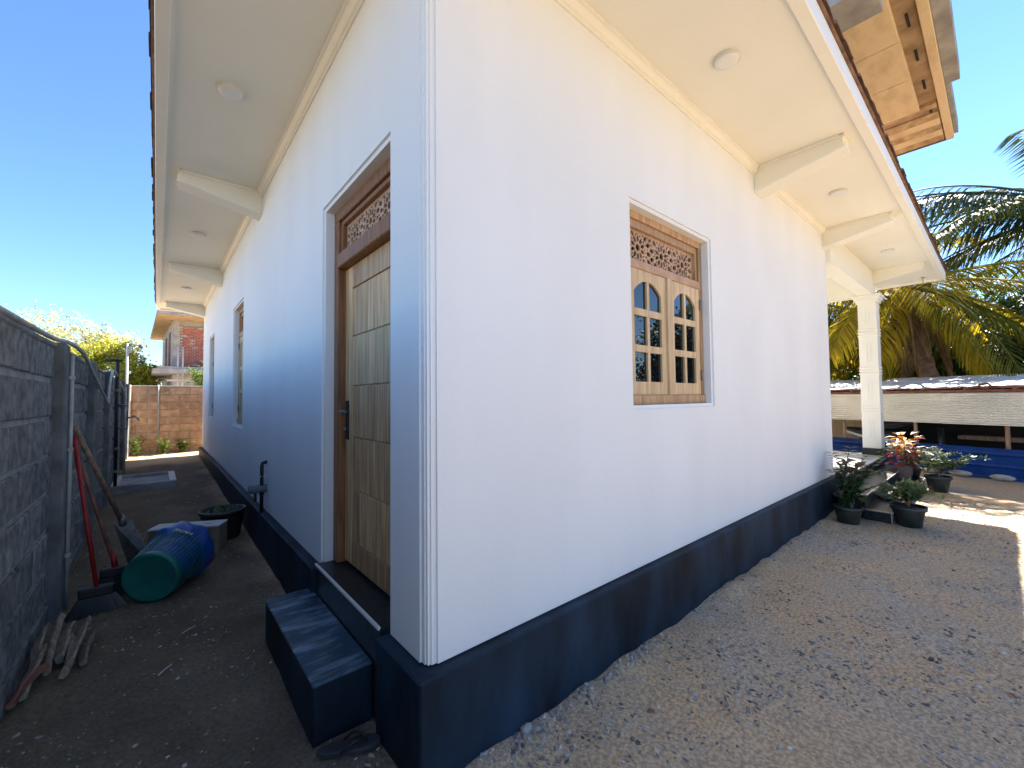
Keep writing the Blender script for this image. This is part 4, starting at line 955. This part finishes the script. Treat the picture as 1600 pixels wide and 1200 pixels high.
# ------------------------------------------------------------------ leafy trees and shrubs
def tree(name, base, label, cat, crowns, n, ls, m, trunk_r=.15, limbs=7, seed=0, group=None, gaps=.15, twigs=True):
    r = random.Random(seed); base = Vector(base); t = thing(name, base, label, cat, group)
    ctr = sum((Vector(c[0]) for c in crowns), Vector())/len(crowns)
    mb = MB(); fork = base.lerp(Vector((ctr.x,ctr.y,base.z+(ctr.z-base.z)*.55)), 1.0)
    mb.tube([base,base.lerp(fork,.5)+Vector((.1,.05,0)),fork],[trunk_r*1.2,trunk_r,trunk_r*.85],9)
    for k in range(limbs):
        c,rad = crowns[k%len(crowns)]; c = Vector(c)
        d = Vector((r.gauss(0,1),r.gauss(0,1),r.gauss(.2,.8))).normalized(); e = c+Vector((d.x*rad[0],d.y*rad[1],d.z*rad[2]))*.85
        m1 = fork.lerp(e,.45)+Vector((r.uniform(-.3,.3),r.uniform(-.3,.3),r.uniform(0,.4)))*min(1,rad[0]*.5)
        P = cr([fork,m1,e],5); mb.tube(P,[max(.006,trunk_r*.5*(1-i/len(P))) for i in range(len(P))],6)
        for q in range(4):
            s_ = P[r.randint(3,len(P)-1)]; e2 = s_+Vector((r.gauss(0,1),r.gauss(0,1),r.gauss(.3,.7)))*rad[0]*.3; mb.tube([s_,s_.lerp(e2,.5)+Vector((0,0,.05)),e2],[trunk_r*.12,trunk_r*.08,.004],4,False)
    mb.build('trunk', 'trunk', t, smooth=True)
    mb = MB(); ncl = max(8, n//60)
    for c,rad in crowns:
        c = Vector(c); cl = []
        for _ in range(ncl):
            d = Vector((r.gauss(0,1),r.gauss(0,1),r.gauss(0,1))).normalized()*(r.random()**.4); cl.append((c+Vector((d.x*rad[0],d.y*rad[1],d.z*rad[2])), r.uniform(.10,.24)*sum(rad)/3))
        for _ in range(n//len(crowns)):
            q,cr_ = r.choice(cl); p_ = q+Vector((r.gauss(0,1),r.gauss(0,1),r.gauss(0,.7)))*cr_
            d = Vector((r.gauss(0,1),r.gauss(0,1),r.gauss(-.1,.7))); mb.leaf(p_,d,(r.gauss(0,.6),r.gauss(0,.6),1),ls*r.uniform(.6,1.3),ls*.5*r.uniform(.7,1.2),.15,.1)
    mb.build('crown', m, t, fix=False)
    return t
tree('shade_tree', (-7.2,38,0), 'broad sparse pale-leaved tree rising over the grey wall', 'tree', [((-6.2,38,5.9),(2.9,2.2,1.5)),((-3.8,38.5,5.4),(2.2,2,1.3))], 6500, .21, 'treeP', .20, 16, 31, 'trees beyond the grey wall')
tree('shade_tree', (-4.3,33,0), 'bright yellow-green tree in front of the sparse one beyond the grey wall', 'tree', [((-4.2,33,3.9),(1.3,1.3,1.0)),((-2.9,33.5,4.3),(1.1,1.2,1.3)),((-5.2,33,3.1),(1.2,1.2,.8))], 8000, .20, 'treeY', .14, 9, 32, 'trees beyond the grey wall')
tree('shade_tree', (-2.0,30,0), 'low yellow-green tree left of the pole above the back wall', 'tree', [((-2.1,30,3.2),(.9,1,1.2)),((-1.3,30.5,2.8),(.7,.8,.9))], 5200, .19, 'treeY', .10, 7, 33, 'trees beyond the grey wall')
tree('shade_tree', (-1.0,44,0), 'small green tree far behind beside the brick house', 'tree', [((-1.3,44,4.0),(1.1,1.1,1.1))], 1600, .2, 'treeG', .10, 6, 34, 'trees beyond the grey wall')
tree('shrub', (.35,15.5,0), 'bright green leafy shrub growing behind the back wall by the house end', 'shrub', [((.30,15.5,2.35),(.40,.4,.45)),((.35,15.5,1.7),(.5,.45,.5))], 1700, .10, 'treeG', .05, 6, 35)
for k,(x,y,h,lb) in enumerate(((-1.22,12.2,.42,'leafy weed at the foot of the back wall beside the pole'),(-.72,12.25,.34,'low leafy weed in the middle of the back wall foot'),(-.36,12.35,.30,'small wispy weed at the back wall nearest the house'))):
    p = G(x,y); t = thing('weed', p, lb, 'weed', 'weeds at the back wall'); r = random.Random(60+k); mb = MB(); m2 = MB()
    for q in range(9):
        P = arch(p, r.uniform(0,6.28), h*r.uniform(.8,1.3), r.uniform(.6,.9), .7, 6); mb.tube(P,.004,4,False)
        for i in range(1,7):
            for s_ in range(5): m2.leaf(P[i],(r.uniform(-1,1),r.uniform(-1,1),r.uniform(-.2,.6)),(0,0,1),r.uniform(.05,.10),.04,.2,.2)
    mb.build('stem', 'treeG', t, fix=False); m2.build('leaves', 'treeG', t, fix=False)
# dark evergreens behind the palms
DK = [((18.5,-4.2,0),[((18.5,-4.0,3.1),(1.6,1.6,2.0)),((18.2,-2.4,2.9),(1.4,1.3,1.7))],'dark glossy evergreen tree behind the hanging yellow fronds'),
      ((19,-.2,0),[((19,-.6,2.4),(1.3,1.4,1.7)),((19.2,.8,2.6),(1.3,1.3,1.6))],'dark evergreen tree behind the leaning palm trunk'),
      ((19.5,3.2,0),[((19.5,2.9,2.4),(1.5,1.6,1.8)),((19.6,4.6,2.2),(1.4,1.4,1.6))],'dark evergreen tree left of the veranda column'),
      ((20.5,-2.4,0),[((20.5,-2.2,3.2),(1.6,1.6,1.6)),((20.5,-4.4,3.4),(1.6,1.6,1.6))],'dark leafy tree filling the gap right of the leaning palm'),
      ((17,-8,0),[((17,-7.6,3.0),(2,2,2.2))],'dark evergreen tree at the far right beyond the shed')]
for k,(b,c,lb) in enumerate(DK):
    tree('evergreen_tree', b, lb, 'tree', c, 9500, .25, 'treeD' if k!=2 else 'treeG', .14, 8, 50+k, 'evergreens behind the palms')
tree('evergreen_tree', (22,-1.6,0), 'taller leafy tree top just above the eave corner', 'tree', [((22,-1.0,5.2),(1.2,1.2,.9)),((22,-2.4,4.6),(1.4,1.3,1.0))], 2600, .16, 'treeG', .16, 8, 58, 'evergreens behind the palms')
for k,(b,c,lb) in enumerate([((14,-13,0),[((14,-13,3.4),(2.4,2.2,2.4))],'evergreen across the yard, nearer the shed, mirrored in the window'),((5,-15,0),[((5,-15,3.2),(2.6,2.2,2.4))],'evergreen straight across the yard, mirrored in the window')]):
    tree('evergreen_tree', b, lb, 'tree', c, 3000, .20, 'treeD', .2, 8, 70+k, 'evergreens across the yard')

# ------------------------------------------------------------------ unfinished brick house far behind
t = thing('brick_house', (2.5,30,0), 'unfinished two-storey red brick house with flat concrete roof behind the back wall', 'house')
def Lb_(Y): return -.24-(Y-28)*.042     # side wall line
mb = MB(); mb.prism([(Lb_(28),28),(6,28),(6,37),(Lb_(37),37)], lambda p,z:(p[0],p[1],z), -.1, 6.1); mb.build('wall', 'concrete', t)
mb = MB(); mb.prism([(-.92,26.3),(7,26.3),(7,38.5),(-1.30,38.5)], lambda p,z:(p[0],p[1],z), 6.1, 6.32); rf = mb.build('roof', 'concrete', t)
mb = MB(); mb.prism([(-.90,26.32),(7,26.32),(7,38.4),(-1.28,38.4)], lambda p,z:(p[0],p[1],z), 6.085, 6.098); mb.build('soffit', 'form', rf)
mb = MB(); mb.prism([(-1.05,26.6),(7,26.6),(7,38),(-1.35,38)], lambda p,z:(p[0],p[1],z), 3.05, 3.30); mb.build('floor_slab', 'concrete', t)
mb = MB(); mb.box(-.9,6,26.7,26.8,3.302,3.42); mb.build('floor_edge', 'concrete', t)
mb = MB(); mb.box(.05,5.9,27.955,27.998,3.5,5.75); pn = mb.build('brick_panel', 'mortar', t)
bk = [chamfer_box('brick',.20,.04,.062,'brickr',.004,.001,80+k) for k in range(3)]
for r_ in range(28):
    for k in range(9):
        x = .17+.225*k+(.112 if r_%2 else 0)
        if x < 1.75 and rnd.random() < .93: piece('brick', rnd.choice(bk), pn, (x,27.945,3.55+.080*r_), (0,rnd.uniform(-.02,.02),0))
mb = MB(); mb.box(-.22,.06,27.93,27.997,3.302,6.08); mb.build('pillar', 'concrete', t)
mb = MB(); mb.box(.062,6,27.93,27.954,5.60,5.76); mb.build('lintel', 'concrete', t)
for y0 in (29.6,32.6):
    mb = MB(); mb.prism([(Lb_(y0)-.03,y0),(Lb_(y0)+.3,y0),(Lb_(y0+1.1)+.3,y0+1.1),(Lb_(y0+1.1)-.03,y0+1.1)], lambda p,z:(p[0],p[1],z), 3.7, 5.6); mb.build('window', 'rust', t)
for x in (-.05,.16):
    mb = MB(); mb.tube([(x,26.75,2.2),(x,26.75,4.5)],.035,6); mb.build('scaffold_pole', 'pvc', t, smooth=True)
mb = MB(); mb.box(-.5,.6,26.2,26.5,2.62,2.72); mb.build('ledge', 'concrete', t)
t = thing('power_line', (-1.2,40,3.8), 'thin grey electric wire crossing the sky behind the pole', 'wire')
mb = MB(); mb.tube(cr([(-1.19,FY-.13,2.99),(-.9,20,3.9),(-.5,27.9,4.9)],8),.006,4); mb.build('wire', 'steel', t, fix=False)
